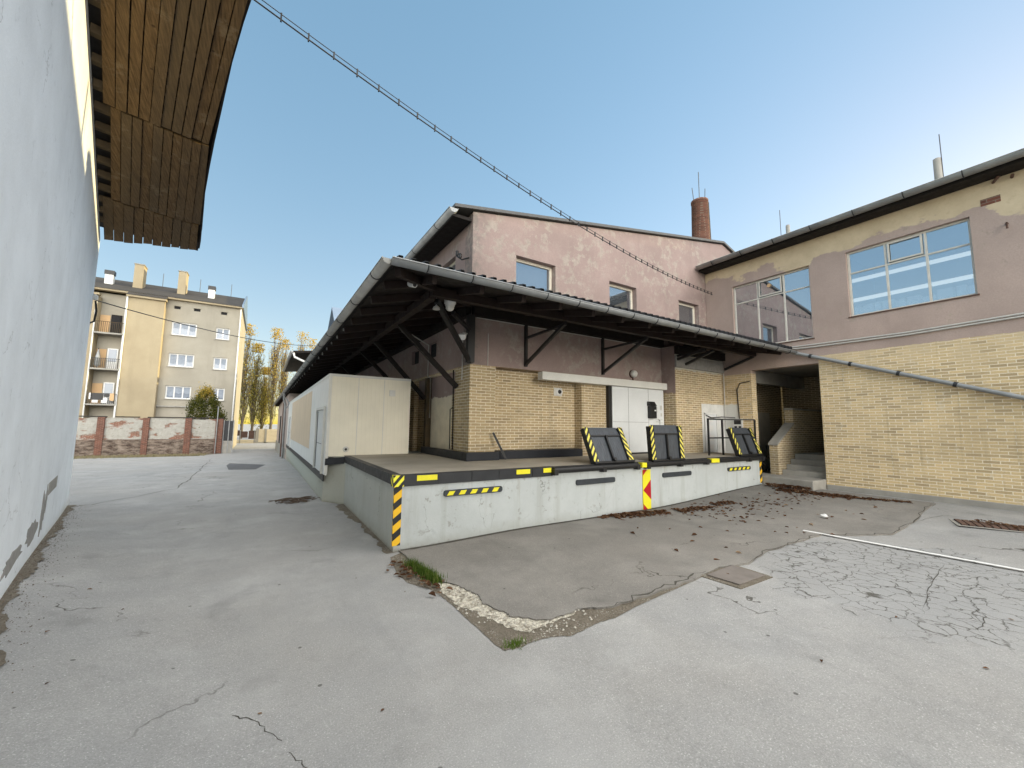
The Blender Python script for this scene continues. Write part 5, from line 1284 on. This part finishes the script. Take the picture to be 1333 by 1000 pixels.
# grass tuft in the crumbled gap
rnd = random.Random(8)
b = MB(); b.tone = []
for k in range(1500):
    u_ = rnd.random(); x = 1.93+.10*u_+rnd.gauss(0, .05); y = 5.85-.85*u_+rnd.gauss(0, .05); z = g(x, y); h_ = rnd.uniform(.05, .14); a_ = rnd.uniform(0, 6.28); dx, dy = math.cos(a_), math.sin(a_); lw = .004; ln = rnd.uniform(0, .07)
    b.add([(x-dy*lw, y+dx*lw, z), (x+dy*lw, y-dx*lw, z), (x+dx*ln, y+dy*ln, z+h_)], [(0, 1, 2)]); b.tone += [min(1, max(0, rnd.gauss(.4, .25)))]*3
for k in range(160):
    x = 2.12+rnd.gauss(0, .06); y = 3.28+rnd.gauss(0, .03); z = g(x, y); h_ = rnd.uniform(.02, .06); a_ = rnd.uniform(0, 6.28); lw = .004
    b.add([(x-lw, y, z), (x+lw, y, z), (x+.03*math.cos(a_), y+.03*math.sin(a_), z+h_)], [(0, 1, 2)]); b.tone += [.5]*3
tag(b.build('grass_tuft', 'grassblade'), 'green grass tuft growing in the crumbled edge by the dock corner', 'grass', kind='stuff')
b = MB(); b.tone = []
for k in range(2600):
    x = rnd.uniform(-16, -3.4); y = rnd.uniform(37.0, 40.8); z = g(x, y); h_ = rnd.uniform(.04, .16); lw = .02
    b.add([(x-lw, y, z), (x+lw, y, z), (x+rnd.gauss(0, .06), y, z+h_)], [(0, 1, 2)]); b.tone += [min(1, max(0, rnd.gauss(.85, .2)))]*3
M['dryblade'] = leafmat('dry_grass_blades', (.06, .075, .03), (.16, .15, .075), (.30, .26, .16))
tag(b.build('verge_grass', 'dryblade'), 'thin dry grass along the foot of the old brick wall', 'grass', kind='stuff')
# dry leaves
def leaves(name, label, spots, sz=(.025, .055), lift=.024):
    b = MB(); b.tone = []
    for (x0, y0, x1, y1, wd, n, hp) in spots:
        for k in range(n):
            u_ = rnd.random(); x = x0+(x1-x0)*u_; y = y0+(y1-y0)*u_; d = Vector((x1-x0, y1-y0)).normalized() if (x1-x0 or y1-y0) else Vector((1, 0)); o_ = rnd.gauss(0, wd)
            x += -d.y*o_; y += d.x*o_
            if y > 6.49 and x < 13.0: continue
            z = g(x, y)+lift+rnd.random()*hp*math.exp(-(o_/max(wd, .01))**2); s = rnd.uniform(*sz); a_ = rnd.uniform(0, 6.28); ca, sa = math.cos(a_), math.sin(a_); cu = rnd.uniform(.1, .7)*s
            P = lambda u, v, w_: (x+ca*u-sa*v, y+sa*u+ca*v, z+w_+rnd.uniform(0, .006))
            n0 = len(b.v); b.add([P(-s, 0, 0), P(-.2*s, .5*s, cu), P(.5*s, .4*s, cu), P(s, 0, cu*.3), P(.5*s, -.4*s, cu), P(-.2*s, -.5*s, cu)], [(0, 1, 2, 3), (0, 3, 4, 5)])
            b.tone += [min(1, max(0, rnd.gauss(.45, .25)))]*(len(b.v)-n0)
    return tag(b.build(name, 'dryleaf'), label, 'leaves', kind='stuff')
leaves('leaf_pile', 'brown dry leaves heaped below the chevron board', [(6.5, 6.34, 7.9, 6.06, .10, 520, .05), (6.2, 6.42, 7.2, 6.36, .05, 80, .02)])
leaves('leaf_pile', 'brown dry leaves right of the chevron board', [(8.2, 6.0, 9.1, 5.78, .09, 220, .04), (9.4, 5.85, 10.0, 5.75, .09, 110, .03)])
leaves('leaf_pile', 'long strip of brown leaves leading from the stairs along the drain', [(12.35, 5.75, 12.55, 4.1, .10, 700, .05), (12.55, 4.1, 12.95, 3.2, .06, 150, .02)])
leaves('leaf_pile', 'brown leaf heap on the concrete landing before the steps', [(12.75, 6.25, 12.9, 5.2, .10, 420, .06)], lift=.05)
leaves('scattered_leaves', 'single brown leaves strewn over the dark asphalt by the dock', [(8, 5.6, 12.4, 5.0, .55, 230, 0), (5, 4.5, 11, 4.0, .6, 30, 0), (1.72, 6.0, 1.95, 4.6, .06, 60, .02), ])
leaves('scattered_leaves', 'few small dry leaves lying on the open lane', [(-2, 9, 1, 3, 1.2, 16, 0), (4, 2, 8, 1, .8, 5, 0)], sz=(.012, .028), lift=.004)
leaves('leaf_pile', 'reddish leaf litter at the foot of the white wall', [(-2.40, 8.3, -2.15, 7.4, .07, 90, .03)], lift=.02)
leaves('leaf_pile', 'small clump of brown leaves by the dock side wall', [(1.45, 9.6, 1.6, 9.3, .06, 60, .04)], lift=.01)
leaves('leaf_pile', 'leaf clumps at the foot of the cold room', [(.9, 15.2, 1.4, 14.2, .1, 60, .03), (.7, 19, 1.3, 17.5, .15, 120, .03)], lift=.01)
b = MB()
for k in range(60):
    x = .9+rnd.gauss(0, .22); y = 11.9+rnd.gauss(0, .16); z = g(x, y)+rnd.uniform(.01, .07); a_ = rnd.gauss(.3, .6); L_ = rnd.uniform(.06, .2); b.tube([(x-L_*math.cos(a_), y-L_*math.sin(a_), z), (x, y, z+rnd.uniform(0, .03)), (x+L_*math.cos(a_), y+L_*math.sin(a_), z)], .008, 4)
tag(b.build('twig_heap', 'twig'), 'heap of dry twigs lying on the lane left of the dock', 'twigs', kind='stuff')
# loose stones in the gap
b = MB()
for k in range(260):
    i = rnd.randrange(4, 15); x = RIM[i][0]-abs(rnd.gauss(.06, .10)); y = RIM[i][1]-(abs(rnd.gauss(.05, .07)) if i > 10 else 0)+rnd.gauss(0, .08); s = rnd.uniform(.006, .022); z = g(x, y)+.008
    vs = [Vector((x, y, z))+Vector((rnd.uniform(.6, 1)*s*math.cos(t), rnd.uniform(.6, 1)*s*math.sin(t), 0)) for t in (0, 1.3, 2.6, 3.9, 5.2)]; top_ = Vector((x, y, z+s*.8))
    b.add(vs+[top_], [(0, 1, 5), (1, 2, 5), (2, 3, 5), (3, 4, 5), (4, 0, 5)])
tag(b.build('loose_stones', 'stone'), 'pale loose stones in the broken asphalt edge', 'stones', kind='stuff')
b = MB()
for k in range(1100):
    s_ = rnd.uniform(.3, 10.6); d = abs(rnd.gauss(.05, .15)); q = WC+WD*s_+WN*d; s = rnd.uniform(.003, .010); z = g(q.x, q.y)+.006
    vs = [Vector((q.x, q.y, z))+Vector((rnd.uniform(.6, 1)*s*math.cos(t), rnd.uniform(.6, 1)*s*math.sin(t), 0)) for t in (0, 1.6, 3.1, 4.7)]; b.add(vs+[Vector((q.x, q.y, z+s*.8))], [(0, 1, 4), (1, 2, 4), (2, 3, 4), (3, 0, 4)])
tag(b.build('grit', 'twig'), 'dark grit lying along the foot of the white wall', 'grit', kind='stuff')
# crumpled paper
bm = bmesh.new(); bmesh.ops.create_icosphere(bm, subdivisions=2, radius=.07)
for v in bm.verts: v.co = v.co*rnd.uniform(.6, 1.15); v.co.z = v.co.z*.6+.045
me = bpy.data.meshes.new('crumpled_paper'); bm.to_mesh(me); bm.free(); o = bpy.data.objects.new('crumpled_paper', me); COL.objects.link(o); o.location = (10.0, 3.82, g(10, 3.82)+.022); me.materials.append(M['white'])
tag(o, 'crumpled white paper lying on the dark asphalt', 'litter')
# manholes
t = thing('manhole_cover', 'square worn grey-brown manhole cover at the edge of the dark asphalt', 'manhole cover', (5.4, 3.1, g(5.4, 3.1)))
z = g(5.4, 3.1); b = MB(); b.prism([(5.10, 3.30, z+.012), (5.76, 3.34, z+.012), (5.74, 2.90, z+.012), (5.14, 2.90, z+.012)][::-1], (0, 0, .016)); b.build('cover', 'cover', t, .004)
b = MB(); b.prism([(5.02, 3.38, z), (5.84, 3.42, z), (5.82, 2.84, z), (5.06, 2.84, z)][::-1], (0, 0, .011)); b.build('frame', 'dirt', t)
t = thing('drain_grate', 'rusty rectangular drain grate with leaves near the brick wing', 'drain grate', (11.6, 1.8, g(11.6, 1.8)))
z = g(11.6, 1.8); C_ = [Vector((11.69, 2.30, z)), Vector((12.04, 1.45, z)), Vector((11.50, 1.28, z)), Vector((11.17, 2.10, z))]
ce = sum(C_, Vector())/4
b = MB(); b.prism([ce+(p-ce)*1.12 for p in C_][::-1], (0, 0, .012)); b.build('frame', 'concrete', t)
b = MB()
for i in range(9):
    f0, f1 = i/9+.012, (i+1)/9-.012; b.prism([C_[0].lerp(C_[1], f0)+Vector((0, 0, .013)), C_[0].lerp(C_[1], f1)+Vector((0, 0, .013)), C_[3].lerp(C_[2], f1)+Vector((0, 0, .013)), C_[3].lerp(C_[2], f0)+Vector((0, 0, .013))], (0, 0, .02))
b.build('grate', 'rust', t)
MB().prism([p+Vector((0, 0, .0125)) for p in C_], (0, 0, .004)).build('pit', 'dark', t)
leaves('leaf_pile', 'few leaves caught on the rusty drain grate', [(11.75, 2.0, 11.6, 1.4, .08, 40, .01)], lift=.04)
